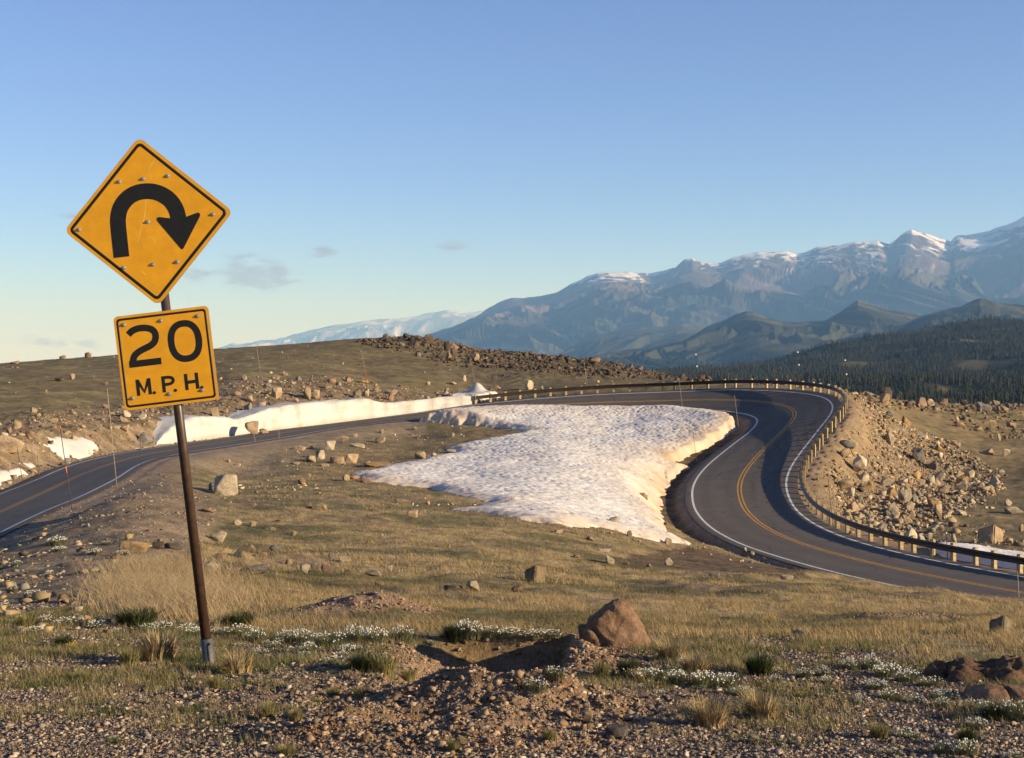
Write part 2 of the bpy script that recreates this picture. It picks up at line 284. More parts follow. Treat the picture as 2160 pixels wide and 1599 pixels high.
# dirt heap and hole in the foreground: (u,v on the flat ground, radius x, radius y, height)
HEAP=[(1130,1350,.42,.3,.07),(980,1362,.42,.3,.06),(1225,1385,.12,.42,.09),(900,1425,.4,.3,.03),
      (965,1484,.34,.22,.15),(1100,1496,.40,.28,.12),(830,1520,.38,.22,.11),(875,1530,.22,.22,-.26),(1010,1560,.4,.3,.10),(700,1560,.35,.25,.08),(1200,1480,.3,.3,.07),
      (740,1303,.5,.5,.14),(840,1315,.45,.4,.12),(1935,1298,.75,.6,.13),(450,1212,.8,1.,.15)]
def height(u,D,detail=True):
    shp=np.shape(u);u=np.asarray(u,float).ravel();D=np.asarray(D,float).ravel()
    v=tps_eval(TP,u,D);x=(u-1080)/F*D;y=D;z=-(v-YH)/F*D
    m=(D>40)&(D<190)
    idx=np.zeros(u.size,int);off=np.full(u.size,99.)
    if m.any(): idx[m],off[m]=road_coord(x[m],y[m])
    surf=RC[idx,2]+RB[idx]*np.clip(off,-5,5)
    ao=np.abs(off)
    # noise detail away from the road
    if detail:
        rough=smooth(4.6,8.,ao)
        n=fbm(x/6.,y/6.,4,3)*.28*smooth(14,40,D)+fbm(x/1.3,y/1.3,3,9)*.085*smooth(9,20,D)+fbm(x/.55,y/.55,2,11)*.035*smooth(10,16,D)*smooth(90,50,D)+fbm(x*2.2,y*2.2,4,21)*.018
        rk=smooth(168,205,D)*smooth(880,1000,u)*(u<1480)+smooth(150,170,D)*smooth(1790,1850,u)
        n=n+fbm(x/2.2,y/2.2,4,33,.6,ridge=True)*.35*rk
        cut=((off>5)&(u<960)&(D<165))*smooth(5,8,off)*smooth(24,14,off)
        n=n+fbm(x/1.6,y/1.6,4,43,.6,ridge=True)*.22*cut
        hump=fbm(x/5.+9,y/2.2,3,51)*.12*smooth(12,18,D)*smooth(80,50,D)
        z=z+(n+hump)*rough
    inn=np.where(off<0,smooth(4.2,5.3,ao)*smooth(8.,5.8,ao)*.34,0)*((idx<225))
    w=np.where(off>0,smooth(5.0,8.2,ao),smooth(4.6,9.,ao))
    z=np.where(m,(surf-.06-.10*smooth(4.,4.8,ao))*(1-w)+z*w-inn,z)
    for (hu,hv,rx,ry,hh) in HEAP:
        if hv>1340: hd=np.interp(hv,[1345,1400,1500,1599],[11.,9.35,7.5,6.2])
        elif hv>1250: hd=13.6 if hv>1299 and hu<1000 else 16.5
        else: hd=20.
        hx=(hu-1080)/F*hd;q=((x-hx)/rx)**2+((y-hd)/ry)**2
        z=z+hh*np.exp(-q)*(1+.35*fbm(x*5,y*5,3,77))
    pit=smooth(.40,.27,x-(y-9.8)*.08)*smooth(-1.0,-.15,x)*smooth(8.35,9.0,y)*smooth(11.0,10.7,y)
    z=z-.36*pit*(1+.12*fbm(x*4,y*4,3,79))
    dm=smooth(1.5,.6,((x+.25)/2.)**2+((y-8.3)/1.9)**2)
    if detail: z=z+dm*fbm(x*9,y*9,3,88,.6)*.035
    return z.reshape(shp)
Uc=np.r_[np.linspace(-1200,-60,50)[:-1],np.arange(-60,2221,4.5),np.linspace(2225,3400,50)]
Dr=np.r_[np.geomspace(1.5,5,24)[:-1],np.geomspace(5,14,330)[:-1],np.geomspace(14,60,330)[:-1],np.linspace(60,172,330)[:-1],np.linspace(172,262,190)[:-1],np.geomspace(262,600,50)]
UU,DD=np.meshgrid(Uc,Dr);ZZ=height(UU,DD);XX=(UU-1080)/F*DD
VV=YH-F*ZZ/DD
lnD=np.log(Dr)
def zq(x,y):
    """ground height at plan points, by lookup in the grid"""
    x=np.asarray(x,float);y=np.asarray(y,float);u=1080+F*x/y
    j=np.clip(np.searchsorted(Uc,u)-1,0,len(Uc)-2);i=np.clip(np.searchsorted(Dr,y)-1,0,len(Dr)-2)
    fu=np.clip((u-Uc[j])/(Uc[j+1]-Uc[j]),0,1);fd=np.clip((y-Dr[i])/(Dr[i+1]-Dr[i]),0,1)
    return (ZZ[i,j]*(1-fu)+ZZ[i,j+1]*fu)*(1-fd)+(ZZ[i+1,j]*(1-fu)+ZZ[i+1,j+1]*fu)*fd
VMIN=np.minimum.accumulate(VV,axis=0)   # occlusion: smallest v so far along each column
def hit(u,v,dmin=5.):
    """first ground point seen at photo pixel (u,v)"""
    j=int(np.clip(np.searchsorted(Uc,u),0,len(Uc)-1));i0=np.searchsorted(Dr,dmin)
    col=VV[i0:,j];k=np.nonzero(col<=v)[0]
    i=i0+(k[0] if len(k) else len(col)-1);D=Dr[i]
    if i>i0 and len(k) and VV[i-1,j]>v:
        a=(VV[i-1,j]-v)/(VV[i-1,j]-VV[i,j]+1e-9);D=Dr[i-1]+a*(Dr[i]-Dr[i-1])
    x=(u-1080)/F*D;return x,D,float(zq(x,D))

# ------------------------------------------------------------------ ground colours (albedo only)
A3=lambda *c: np.array(c,float)
C_STRAW=A3(.275,.20,.095);C_OLIVE=A3(.125,.108,.047);C_GRASSBR=A3(.165,.12,.06);C_TUNDRA=A3(.145,.11,.05);C_SOIL=A3(.15,.092,.052)
C_GRAVEL=A3(.17,.115,.075);C_DIRT=A3(.215,.15,.085);C_BERM=A3(.215,.16,.10);C_WET=A3(.05,.036,.022);C_TALUS=A3(.23,.16,.10);C_SHOULD=A3(.22,.16,.11);C_HEAP=A3(.22,.145,.085)
x=XX.ravel();y=YY=np.broadcast_to(DD,XX.shape).ravel();u=UU.ravel();D=DD.ravel();v=VV.ravel()
idx=np.zeros(u.size,int);off=np.full(u.size,99.);m=(D>40)&(D<190);idx[m],off[m]=road_coord(x[m],y[m]);ao=np.abs(off)
n1=fbm(x/5.,y/5.,4,101);n2=fbm(x/1.1,y/1.1,4,102);n3=fbm(x*4,y*4,3,103);nb=fbm(x/14.,y/14.,3,104)
def mixc(c,d,t): return c*(1-t[:,None])+d*t[:,None]
ones=np.ones((u.size,1))
# meadow: straw and olive patches
col=mixc(ones*C_STRAW,ones*C_OLIVE,smooth(-.12,.22,n1*.8+n2*.35+.06))
col=mixc(col,ones*C_GRASSBR,smooth(25,70,D)*.55*smooth(-.3,.3,nb)+smooth(60,100,D)*.35)
stk=smooth(.08,.34,fbm(x/7.,y/1.6*(1+20/D),4,115)*.8+n2*.3)
col=mixc(col,ones*A3(.105,.078,.04),stk*.7*smooth(14,22,D));sb_=smooth(.16,.36,fbm(x/3.,y/2.2,4,117)+.15*n2);col=mixc(col,ones*A3(.19,.13,.08),sb_*.75*smooth(14,20,D))
# tundra hill beyond the road
hill=smooth(5,9,off)*(u<1500)*(D>80)+((D>168)&(u<1500))
hill=np.clip(hill,0,1)
tc=mixc(ones*C_TUNDRA,ones*A3(.19,.155,.07),smooth(-.1,.3,n1+.4*n2));tc=mixc(tc,ones*C_SOIL*.8,smooth(.12,.35,n2*.8+nb*.5))
col=mixc(col,tc,hill)
# rubble cut along the far side of the road (photo outline of its upper edge)
cutl=[(-600,900),(0,893),(37,888),(70,876),(117,868),(160,866),(250,858),(330,845),(400,832),(467,815),(515,796),(590,798),(652,797),(765,805),(840,815),(915,833),(965,820),(1080,815),(1480,815)]
ce=np.interp(u,[a for a,_ in cutl],[b for _,b in cutl])
cut=(off>4.2)*(D<185)*(D>60)*(u<1050)*smooth(-8,10,v-ce+n2*25)
cc=mixc(ones*A3(.15,.105,.062),ones*A3(.235,.17,.105),smooth(-.2,.3,n2+n3*.5));cc=mixc(cc,ones*C_WET*1.6,smooth(.15,.4,fbm(x/2,y/2,3,110)))
col=mixc(col,cc,cut*.95)
# ridge rocks
rd=smooth(168,200,D)*smooth(850,960,u)*(u<1500);col=mixc(col,ones*A3(.10,.075,.05),rd*.7*smooth(-.2,.2,n2+.1))
# right-hand side: fill slope of the road and scree
tal=[(1770,835),(1815,845),(1860,870),(1930,905),(2000,930),(2060,965),(2115,1000),(2115,1030),(2060,1060),(2020,1080),(1960,1105),(1930,1140),(1880,1160),(1640,1090),(1640,960)]
right=(off>4.)*(u>1600)*(D<172)
tm=in_poly(u+n2*22,v+n2*12,tal)*right*smooth(5.8,8.2,off+n2*2.5)
col=mixc(col,mixc(ones*C_TALUS,ones*A3(.2,.14,.085),smooth(-.1,.3,n2)),np.clip(tm,0,1)*.95)
col=mixc(col,ones*C_DIRT,right*smooth(9.5,6.,off+n2*2))
# gravel in front, and the stony bank on the left
gr_e=np.interp(u,[-1200,60,250,420,520,900,1200,1500,1700,2160,3400],[15.5,14.2,12.4,11.3,11.0,10.9,9.8,10.4,10.5,8.7,8.0])
g=smooth(.7,-.7,D-gr_e+n1*1.6+n2*1.2)
gc=mixc(ones*C_GRAVEL,ones*A3(.085,.06,.042),smooth(-.2,.25,n3+n2*.5))
# scattered green among the gravel
gc=mixc(gc,ones*A3(.11,.10,.045),smooth(.05,.3,n2+.6*n1)*smooth(6.8,9,D)*.7)
col=mixc(col,gc,g)
be=np.interp(D,[11,16,24,36,48,60,75,95,110],[250,330,400,450,470,455,400,400,380])
b=smooth(30,-40,u-be+n2*50)*(D>11)*((off<-3.6)|(D<40))
bc=mixc(ones*C_BERM,ones*A3(.17,.115,.075),smooth(-.15,.3,n3*.7+n2*.6))
col=mixc(col,bc,np.clip(b,0,1)*.92)
# pull-out of packed dirt beside the road on the left, shoulders
po=(off<0)*smooth(13,8,ao+n1*3)*(idx>245)*(u<900)*(u>330)*(D>85);col=mixc(col,ones*A3(.205,.155,.10),np.clip(po,0,1)*.95)
sh=smooth(6.2,4.6,ao+n2*1.2);col=mixc(col,ones*C_SHOULD,sh*np.where(off>0,.9,.9))
wet=(off<0)*smooth(4.4,5.,ao)*smooth(9.5,6.5,ao+n2*2)*(idx>30)*(idx<150)
col=mixc(col,mixc(ones*A3(.10,.068,.04),ones*C_WET*.9,smooth(-.15,.2,n2)),wet*.9)
# muddy gully in the meadow
gu=in_poly(u+n1*30,v+n2*14,[(1290,1178),(1400,1160),(1470,1150),(1560,1178),(1640,1195),(1700,1207),(1690,1218),(1560,1212),(1440,1203),(1330,1200)])*(D<90)
col=mixc(col,ones*A3(.085,.055,.032),gu*.85)
# heaps of dug earth
hp=np.zeros(u.size)
for q in ((1080,9.6,.95,1.0),(985,9.7,.7,1.35),(930,7.9,.85,.8),(1060,7.5,.7,.8),(1200,10.3,.5,.8),(800,6.9,.6,.5),(1000,6.6,.7,.6)):
    hx=(q[0]-1080)/F*q[1];hp=np.maximum(hp,smooth(1.3,.75,((x-hx)/q[2])**2+((y-q[1])/q[3])**2+n3*.5+n2*.3))
col=mixc(col,mixc(ones*C_HEAP,ones*A3(.18,.10,.05),smooth(-.1,.3,n3)),hp*.9)
HPM=hp
mo=np.zeros(u.size)
for q in ((740,13.6,.6,.6),(840,13.6,.5,.45),(1935,16.5,.85,.65)):
    hx=(q[0]-1080)/F*q[1];mo=np.maximum(mo,smooth(1.1,.7,((x-hx)/q[2])**2+((y-q[1])/q[3])**2+n3*.6))
col=mixc(col,ones*A3(.25,.16,.10),mo*.85)
# fine random tone variation, fading with distance
col=np.clip(col*(1+.25*n3[:,None]*smooth(60,10,D)[:,None]),.01,.8)
GM,BMK,HILLM,TMM,RIGHTM,CUTM,OFFM,RDM=[np.asarray(q,float).reshape(ZZ.shape).copy() for q in (np.clip(g,0,1),np.clip(b,0,1),hill,np.clip(tm,0,1),right,cut,off,rd)]
ground=obj_np('ground',np.c_[x,y,ZZ.ravel()],grid_faces(len(Dr),len(Uc)),M['ground'],True,col)
tag(ground,kind='structure')
MASK_G=np.clip(g+b,0,1).reshape(ZZ.shape);MASK_H=hp.reshape(ZZ.shape);MASK_MO=mo.reshape(ZZ.shape)
def mask_at(Mk,x,y):
    u=1080+F*x/y;j=np.clip(np.searchsorted(Uc,u)-1,0,len(Uc)-1);i=np.clip(np.searchsorted(Dr,y)-1,0,len(Dr)-1);return Mk[i,j]

# ------------------------------------------------------------------ road, markings
def ribbon(name,offs,mat,lift,cols=None,thick=None,a=0,b=None):
    L=[road_at(o)[a:b] for o in offs];n=len(L[0]);V=np.stack(L,1).reshape(-1,3);V[:,2]+=lift
    k=len(offs);f=grid_faces(n,k)
    return obj_np(name,V,f[:,::-1],mat,True,cols)
offs=np.r_[-4.05,-3.9,np.linspace(-3.6,3.6,25),3.9,4.35]
n=len(RC);oo=np.tile(offs,n);tt=np.repeat(RT,len(offs))
base=np.array([.101,.083,.067]);tr=np.exp(-((np.abs(np.abs(oo)-1.75)-.85)/.33)**2)
shd=1-.16*tr+.10*fbm(tt/9.,oo*1.2,3,201)+.07*fbm(tt/2.,oo*3,3,202)
ccol=base[None]*shd[:,None];crk=smooth(.03,.0,np.abs(fbm(tt/3.,oo/1.5,3,205)))*.12;ccol=ccol*(1-crk[:,None])
ccol[np.abs(oo)>3.75]*=.92
V=np.stack([road_at(o) for o in offs],1).reshape(-1,3);V[:,2]+=-.02*(np.abs(oo)>4.0)
road=obj_np('road',V,grid_faces(n,len(offs))[:,::-1],M['asphalt'],True,ccol);tag(road,kind='structure')
def marking(name,o0,w,mat,label,a=0,b=None,jit=.012):
    w0=fbm(RT/3,0*RT+o0,2,210)*jit
    P=[road_at(o0-w/2)[a:b],road_at(o0+w/2)[a:b]];V=np.stack(P,1).reshape(-1,3);V[:,2]+=.008
    o=obj_np(name,V,grid_faces(len(P[0]),2)[:,::-1],mat,True);tag(o,kind='structure');return o
marking('road_edge_line',3.5,.16,M['white_paint'],'')
marking('road_edge_line',-3.5,.16,M['white_paint'],'')
marking('road_centre_line',.13,.12,M['yellow_paint'],'')
marking('road_centre_line',-.13,.12,M['yellow_paint'],'')

# ------------------------------------------------------------------ guardrail: one thing, beam + posts
GL=road_at(4.55);gs=np.r_[0,np.cumsum(np.hypot(*np.diff(GL[:,:2],axis=0).T))]
gend=np.argmin((1080+F*GL[:,0]/GL[:,1]-1008)**2+(GL[:,1]-155)**2)
guard=empty('guardrail',tuple(GL[0]));tag(guard,'long rusty steel guardrail on wooden posts along the outside of the hairpin bend','guardrail')
org=GL[0]
# W profile of the beam, (offset outward, height)
prof=[(.00,.44),(-.03,.455),(-.07,.48),(-.085,.51),(-.07,.54),(-.02,.565),(.0,.595),(-.02,.625),(-.07,.65),(-.085,.68),(-.07,.71),(-.03,.735),(.0,.75)]
prof=[(a,.40+(b_-.44)*1.22) for a,b_ in prof]
prof=prof+[(a+.012,b) for a,b in prof[::-1]]
nst=gend+1;V=[]
nn=RN[:nst]
for a,b in prof:
    V.append(np.c_[GL[:nst,:2]+nn*a,GL[:nst,2]+b+.0])
V=np.stack(V,1).reshape(-1,3)-org;k=len(prof);f=grid_faces(nst,k)
cl=np.arange(nst-1)*k;f=np.r_[f,np.c_[cl+k-1,cl,cl+k,cl+2*k-1]]
beam=obj_np('rail_beam',V,f,M['rail'],True,parent=guard)
def box(cx,cy,cz,sx,sy,sz,R=None):
    v=np.array([[a,b,c] for a in(-.5,.5) for b in(-.5,.5) for c in(0,1)],float)*[sx,sy,sz]
    if R is not None: v[:,:2]=v[:,:2]@R.T
    return v+[cx,cy,cz]
BOXF=np.array([[0,1,3,2],[4,6,7,5],[0,4,5,1],[2,3,7,6],[0,2,6,4],[1,5,7,3]])
pos_s=np.arange(1.0,gs[gend],1.76)
PL=road_at(4.55+.20)
for q in pos_s[:100]:
    i=min(np.searchsorted(gs,q),gend);p=PL[i];R=np.array([[RN[i,0],-RN[i,1]],[RN[i,1],RN[i,0]]])
    h=.88+random.uniform(-.03,.03);dz=-.75
    bm=bmesh.new();vs=[bm.verts.new(t) for t in box(.04*RN[i,0],.04*RN[i,1],dz,.22,.24,h-dz,R)]
    for ff in BOXF: bm.faces.new([vs[a] for a in ff])
    vs2=[bm.verts.new(t) for t in box(-.125*RN[i,0],-.125*RN[i,1],.42,.085,.2,.36,R)]
    for ff in BOXF: bm.faces.new([vs2[a] for a in ff])
    bmesh.ops.recalc_face_normals(bm,faces=bm.faces);bmesh.ops.bevel(bm,geom=list(bm.edges),offset=.008,segments=1,affect='EDGES')
    me=bpy.data.meshes.new('post');bm.to_mesh(me);bm.free();me.materials.append(M['wood'])
    o=bpy.data.objects.new('post',me);o.location=(p[0]-org[0],p[1]-org[1],GL[i,2]-org[2]);o.rotation_euler=(random.uniform(-.02,.02),random.uniform(-.02,.02),0);link(o,guard)

# ------------------------------------------------------------------ snow
def to_plan(P):
    out=[]
    for p in P:
        if len(p)==3: out.append(((p[0]-1080)/F*p[2],p[2]))
        else: a=hit(*p);out.append((a[0],a[1]))
    return out
def snow_sheet(name,plan,thick,edge,res,label,cat,dirt_and_dim=0.,cups=.07,extra=None,group=None,ragged=.5,cupscale=1.6,alb=1.):
    P=np.array(plan);x0,y0=P.min(0)-1;x1,y1=P.max(0)+1
    gx=np.arange(x0,x1,res);gy=np.arange(y0,y1,res);X,Y=np.meshgrid(gx,gy)
    ins=in_poly(X,Y,plan);d=poly_dist(X,Y,plan);d=np.where(ins,d,-d)+fbm(X/1.5,Y/1.5,4,301)*ragged
    t=smooth(0,1,d/edge if np.isscalar(edge) else d/edge(X,Y));th=thick if np.isscalar(thick) else thick(X,Y)
    Z=zq(X,Y)
    Zs=Z
    for _ in range(int(1.2/res)): 
        Zs=Zs.copy();Zs[1:-1,1:-1]=.2*(Zs[1:-1,1:-1]+Zs[:-2,1:-1]+Zs[2:,1:-1]+Zs[1:-1,:-2]+Zs[1:-1,2:])
    cu=fbm(X/ (cupscale*.26)+.3*Y,Y/(cupscale*.34),2,305,.45,ridge=True)*cups*smooth(.1,1.6,d)
    H=Zs*(t)+Z*(1-t)+th*np.sqrt(np.clip(t,0,1))+cu*(th>.1)+fbm(X/7,Y/7,3,306)*.12*t
    if extra is not None: H=H+extra(X,Y,d)
    keep=d>-.35*1.0
    H=np.where(d<0,Z-.12,H)
    nr,nc=X.shape;f=grid_faces(nr,nc);kf=keep.ravel()[f].all(1);f=f[kf];used=np.unique(f);mp=np.full(nr*nc,-1);mp[used]=np.arange(len(used));f=mp[f]
    xs,ys,hs,ds=X.ravel()[used],Y.ravel()[used],H.ravel()[used],d.ravel()[used]
    c=np.ones((len(used),3))*[.64,.605,.555]
    dr=smooth(.0,.5,fbm(xs/3,ys/3,4,308)+.25)*.10+smooth(.15,.45,fbm(xs/9+.4*ys,ys/7,4,311))*.14+dirt_and_dim*smooth(2.5,.0,ds)
    if dirt_and_dim: dr=dr+.16*smooth(-12.5,-7.5,road_coord(xs,ys)[1])  # colour darkened towards the road to dim the sun-facing slope
    pit=smooth(.05,-.6,(cu.ravel()[used]/max(cups,1e-6)))*.22  # shade in the cup hollows painted into the snow colour
    c=c*(1-(dr+pit)[:,None]*np.array([.5,.8,1.1]))
    st=fbm(xs/.8,ys/.8,3,309)>.42;c[st&(ds<1.2)]=[.30,.21,.13];c=c*alb
    o=obj_np(name,np.c_[xs,ys,hs],f,M['snow'],True,np.clip(c,.02,.9));tag(o,label,cat,group);return o
def inner_edge(o,i0,i1,st=6): return [tuple(road_at(o)[k][:2]) for k in range(i0,i1,st)]
def ki(u,v):  # road station index whose inner line is nearest pixel (u,v)
    P=road_at(-3.5);return int(np.argmin((1080+F*P[:,0]/P[:,1]-u)**2+4*(YH-F*P[:,2]/P[:,1]-v)**2))
k0,k1=ki(1500,975),ki(935,882)
ring=[tuple((RC[k,:2]+RN[k]*np.interp(k,[k0,k0+30,k0+60,k1],[-6.8,-5.8,-5.0,-4.9]))) for k in range(k0,k1,5)]
left=to_plan([(888,890),(930,893),(985,896),(1050,903),(1112,911),(1060,922),(1000,934),(940,946),(955,958),(900,966),(850,977),(800,988),(742,1000),(775,1016),(840,1024),(905,1031),(970,1046),(1040,1066),(1000,1072),(955,1075),(1020,1083),(1095,1095),(1180,1106),(1262,1113),(1320,1127),(1400,1146),(1462,1151),(1425,1132),(1402,1112),(1394,1085),(1396,1050),(1415,1015),(1450,987)])
field=ring+left
def th_field(X,Y):
    i,o=road_coord(X,Y);o=o.reshape(X.shape);i=i.reshape(X.shape)
    near=smooth(16,6,np.abs(o))
    return .24+near*.15+.85*smooth(112,140,Y)*near*.6+.3*smooth(125,150,Y)
snow=snow_sheet('snow_field',field,th_field,lambda X,Y:np.where(X>12+(Y-95)*.02,.6,1.2),.13,'wide pitted snow field lying inside the hairpin bend between road and meadow','snow',dirt_and_dim=.3,cups=.105,ragged=.55,
  extra=lambda X,Y,d:.38*np.exp(-(((X-(-4.5))/2.0)**2+((Y-138)/2.5)**2))*(d>0))

# ------------------------------------------------------------------ forested slopes beyond the near ridge
FP=[(1300,1500,480),(2200,1500,480),(500,1500,480),(1300,1100,760),(2200,1100,760),(500,1100,760),
(1820,872,1100),(2160,880,1100),(2600,880,1100),(1500,890,1100),(1820,846,1300),(2000,842,1330),(2160,838,1300),(2000,822,1500),(2160,806,1600),(1900,812,1650),(1780,812,1650),(1600,835,1600),
(1900,822,1900),(2160,800,1950),(1700,815,2000),(1900,790,2250),(2040,784,2250),(2160,766,2350),(1800,788,2350),(1700,797,2300),(1560,800,2300),(1400,806,2300),
(1700,768,2800),(1640,782,2800),(1900,745,2900),(2000,728,2900),(2160,718,2900),(1740,735,3500),(1800,726,3450),(1880,711,3500),(1940,703,3550),(2000,694,3600),(2080,689,3600),(2160,693,3650),(2400,680,3700),
(1690,752,3450),(1650,764,3400),(1600,774,3300),(1500,784,3200),(1400,792,3100),(1300,800,3000),(800,820,3000),(0,830,3000),(-600,830,3000),(2800,680,3700),
(2160,770,4600),(1900,790,4600),(1600,800,4600),(1200,810,4600),(0,830,4600),(2800,760,4600),(2160,850,7000),(1500,850,7000),(0,850,7000),(2800,850,7000)]
FPc=np.array(FP,float)
def feat2(u,D): return np.c_[u/220.,np.log(D)*6]
def tfit2(CP,lam=.02):
    X=feat2(CP[:,0],CP[:,2]);n=len(X);r2=((X[:,None]-X[None])**2).sum(-1);K=.5*r2*np.log(r2+1e-12)+lam*np.eye(n)
    P=np.c_[np.ones(n),X];A=np.block([[K,P],[P.T,np.zeros((3,3))]]);return X,np.linalg.solve(A,np.r_[CP[:,1],np.zeros(3)])
def teval2(m,u,D):
    X,w=m;sh=np.shape(u);Q=feat2(np.ravel(u),np.ravel(D));o=np.empty(len(Q))
    for i in range(0,len(Q),40000):
        q=Q[i:i+40000];r2=((q[:,None]-X[None])**2).sum(-1);o[i:i+40000]=(.5*r2*np.log(r2+1e-12))@w[:-3]+w[-3]+q@w[-2:]
    return o.reshape(sh)
TF=tfit2(FPc)
fu=np.linspace(-600,2900,420);fD=np.r_[np.geomspace(480,1100,40)[:-1],np.geomspace(1100,3800,230)[:-1],np.geomspace(3800,7000,30)]
FU,FD=np.meshgrid(fu,fD);FX=(FU-1080)/F*FD
FZ=-(teval2(TF,FU,FD)-YH)/F*FD+fbm(FX/260,FD/260,4,401)*26*smooth(1000,1500,FD)+fbm(FX/60,FD/60,3,402)*5
fc=np.ones((FX.size,3))*[.03,.035,.022];q=fbm(FX/140,FD/200,4,405).ravel()
fc=mixc(fc,np.ones_like(fc)*[.12,.10,.055],smooth(.12,.35,q));gl=smooth(.30,.36,fbm(FX/60,FD/90,3,407).ravel())*.0;fc=mixc(fc,np.ones_like(fc)*[.6,.6,.6],gl)
valley=obj_np('forest_hills',np.c_[FX.ravel(),FD.ravel(),FZ.ravel()],grid_faces(*FX.shape),M['forest'],True,fc);tag(valley,kind='structure')
def fz(x,y):
    u=1080+F*x/y;j=np.clip(np.searchsorted(fu,u)-1,0,len(fu)-2);i=np.clip(np.searchsorted(fD,y)-1,0,len(fD)-2)
    a=np.clip((u-fu[j])/(fu[j+1]-fu[j]),0,1);b=np.clip((y-fD[i])/(fD[i+1]-fD[i]),0,1)
    return (FZ[i,j]*(1-a)+FZ[i,j+1]*a)*(1-b)+(FZ[i+1,j]*(1-a)+FZ[i+1,j+1]*a)*b
# conifers
def conifer(seed,sides=6,tiers=4):
    r=np.random.default_rng(seed);V=[];Fc=[];c=[]
    V+=[(-.02,-.02,-.1),(.02,-.02,-.1),(.02,.02,-.1),(-.02,.02,-.1),(0,0,.5)];Fc+=[(0,1,4),(1,2,4),(2,3,4),(3,0,4)];c+=[(.08,.05,.03)]*5
    for t in range(tiers):
        z0=.12+.8*t/tiers;z1=z0+.36*(1-.3*t/tiers);R=.19*(1-t/(tiers+.4));b=len(V)
        for k in range(sides*2):
            a=2*pi*k/(sides*2)+t;rr=R*(1 if k%2==0 else .55)*r.uniform(.75,1.2);V.append((rr*cos(a),rr*sin(a),z0-(.03 if k%2==0 else -.02)+r.uniform(-.02,.02)));c.append((.026,.028,.017) if k%2 else (.048,.044,.026))
        V.append((r.uniform(-.01,.01),r.uniform(-.01,.01),min(z1,1.)));c.append((.035,.042,.022))
        for k in range(sides*2): Fc.append((b+k,b+(k+1)%(sides*2),b+sides*2))
    return np.array(V),np.array(Fc),np.array(c)
prot=[conifer(s,4,3) for s in range(6)]
nT=15000;tu=RNG.uniform(1330,2330,nT*3);tD=np.exp(RNG.uniform(math.log(1080),math.log(3750),nT*3))
tx=(tu-1080)/F*tD;dn=fbm(tx/140,tD/200,4,405);dn2=fbm(tx/45,tD/60,3,409)
kp=(RNG.random(nT*3)<np.clip((tD/3700)**1.1+.12,0,1))&(RNG.random(nT*3)<smooth(.28,.05,dn+.3*dn2))
tu,tD,tx=tu[kp],tD[kp],tx[kp];tz=fz(tx,tD);th=RNG.uniform(4,14.5,len(tu))*(1-.0*tD)
tv=YH-F*tz/tD;app=F*th/tD
vis=(tu>1380)&(tu<2155)&(tv<np.interp(tu,[1380,1480,1560,1700,1780,1900,2000,2160],[800,806,812,812,830,848,858,860])-2)
order=np.argsort(-np.where(vis,app,0));big=order[:300]
isbig=np.zeros(len(tu),bool);isbig[big]=True
me_t=[]
for k in range(6):
    Vp,Fp,cp=prot[k];me_t.append(mesh_np('conifer_tree',Vp,Fp,M['forest'],False,cp))
for n_,k in enumerate(big):
    o=bpy.data.objects.new('conifer_tree',me_t[n_%6]);o.location=(tx[k],tD[k],tz[k]-.3);h=th[k];w_=h*random.uniform(.85,1.3);o.scale=(w_,w_,h);o.rotation_euler=(0,0,random.uniform(0,6.28));link(o)
    tag(o,'dark conifer in the valley forest below the guardrail, one of the nearest rows of trees','conifer','nearest conifers of the valley forest')
rest=np.nonzero(~isbig)[0]
def merge(prots,which,xs,ys,zs,sx,sz,rot,tint=None,sy=None):
    """many scaled copies of prototypes merged into arrays"""
    Vs=[];Fs=[];Cs=[];off=0
    for k,(Vp,Fp,cp) in enumerate(prots):
        s=np.nonzero(which==k)[0]
        if not len(s): continue
        c,s_=np.cos(rot[s])[:,None],np.sin(rot[s])[:,None];X0=Vp[None,:,0]*sx[s][:,None];Y0=Vp[None,:,1]*(sx if sy is None else sy)[s][:,None]
        X=X0*c-Y0*s_+xs[s][:,None];Y=X0*s_+Y0*c+ys[s][:,None];Z=Vp[None,:,2]*sz[s][:,None]+zs[s][:,None]
        Vs.append(np.stack([X,Y,Z],-1).reshape(-1,3));n=len(Vp);Fs.append((Fp[None]+(np.arange(len(s))*n)[:,None,None]+off).reshape(-1,Fp.shape[1]));off+=n*len(s)
        cc=np.broadcast_to(cp[None],(len(s),n,3)).copy()
        if tint is not None: cc=cc*tint[s][:,None,:]
        Cs.append(cc.reshape(-1,3))
    return np.concatenate(Vs),np.concatenate(Fs),np.concatenate(Cs)
r_=rest;V,Fc,Cc=merge(prot,RNG.integers(0,6,len(r_)),tx[r_],tD[r_],tz[r_]-.3,th[r_]*RNG.uniform(.8,1.3,len(r_)),th[r_],RNG.uniform(0,6.28,len(r_)),RNG.uniform(.5,1.5,(len(r_),1))*np.ones((1,3))*np.array([1,1,1]))
fo=obj_np('conifer_forest',V,Fc,M['forest'],False,Cc);tag(fo,'dark mass of small conifers covering the hills beyond the guardrail','forest',kind='stuff')

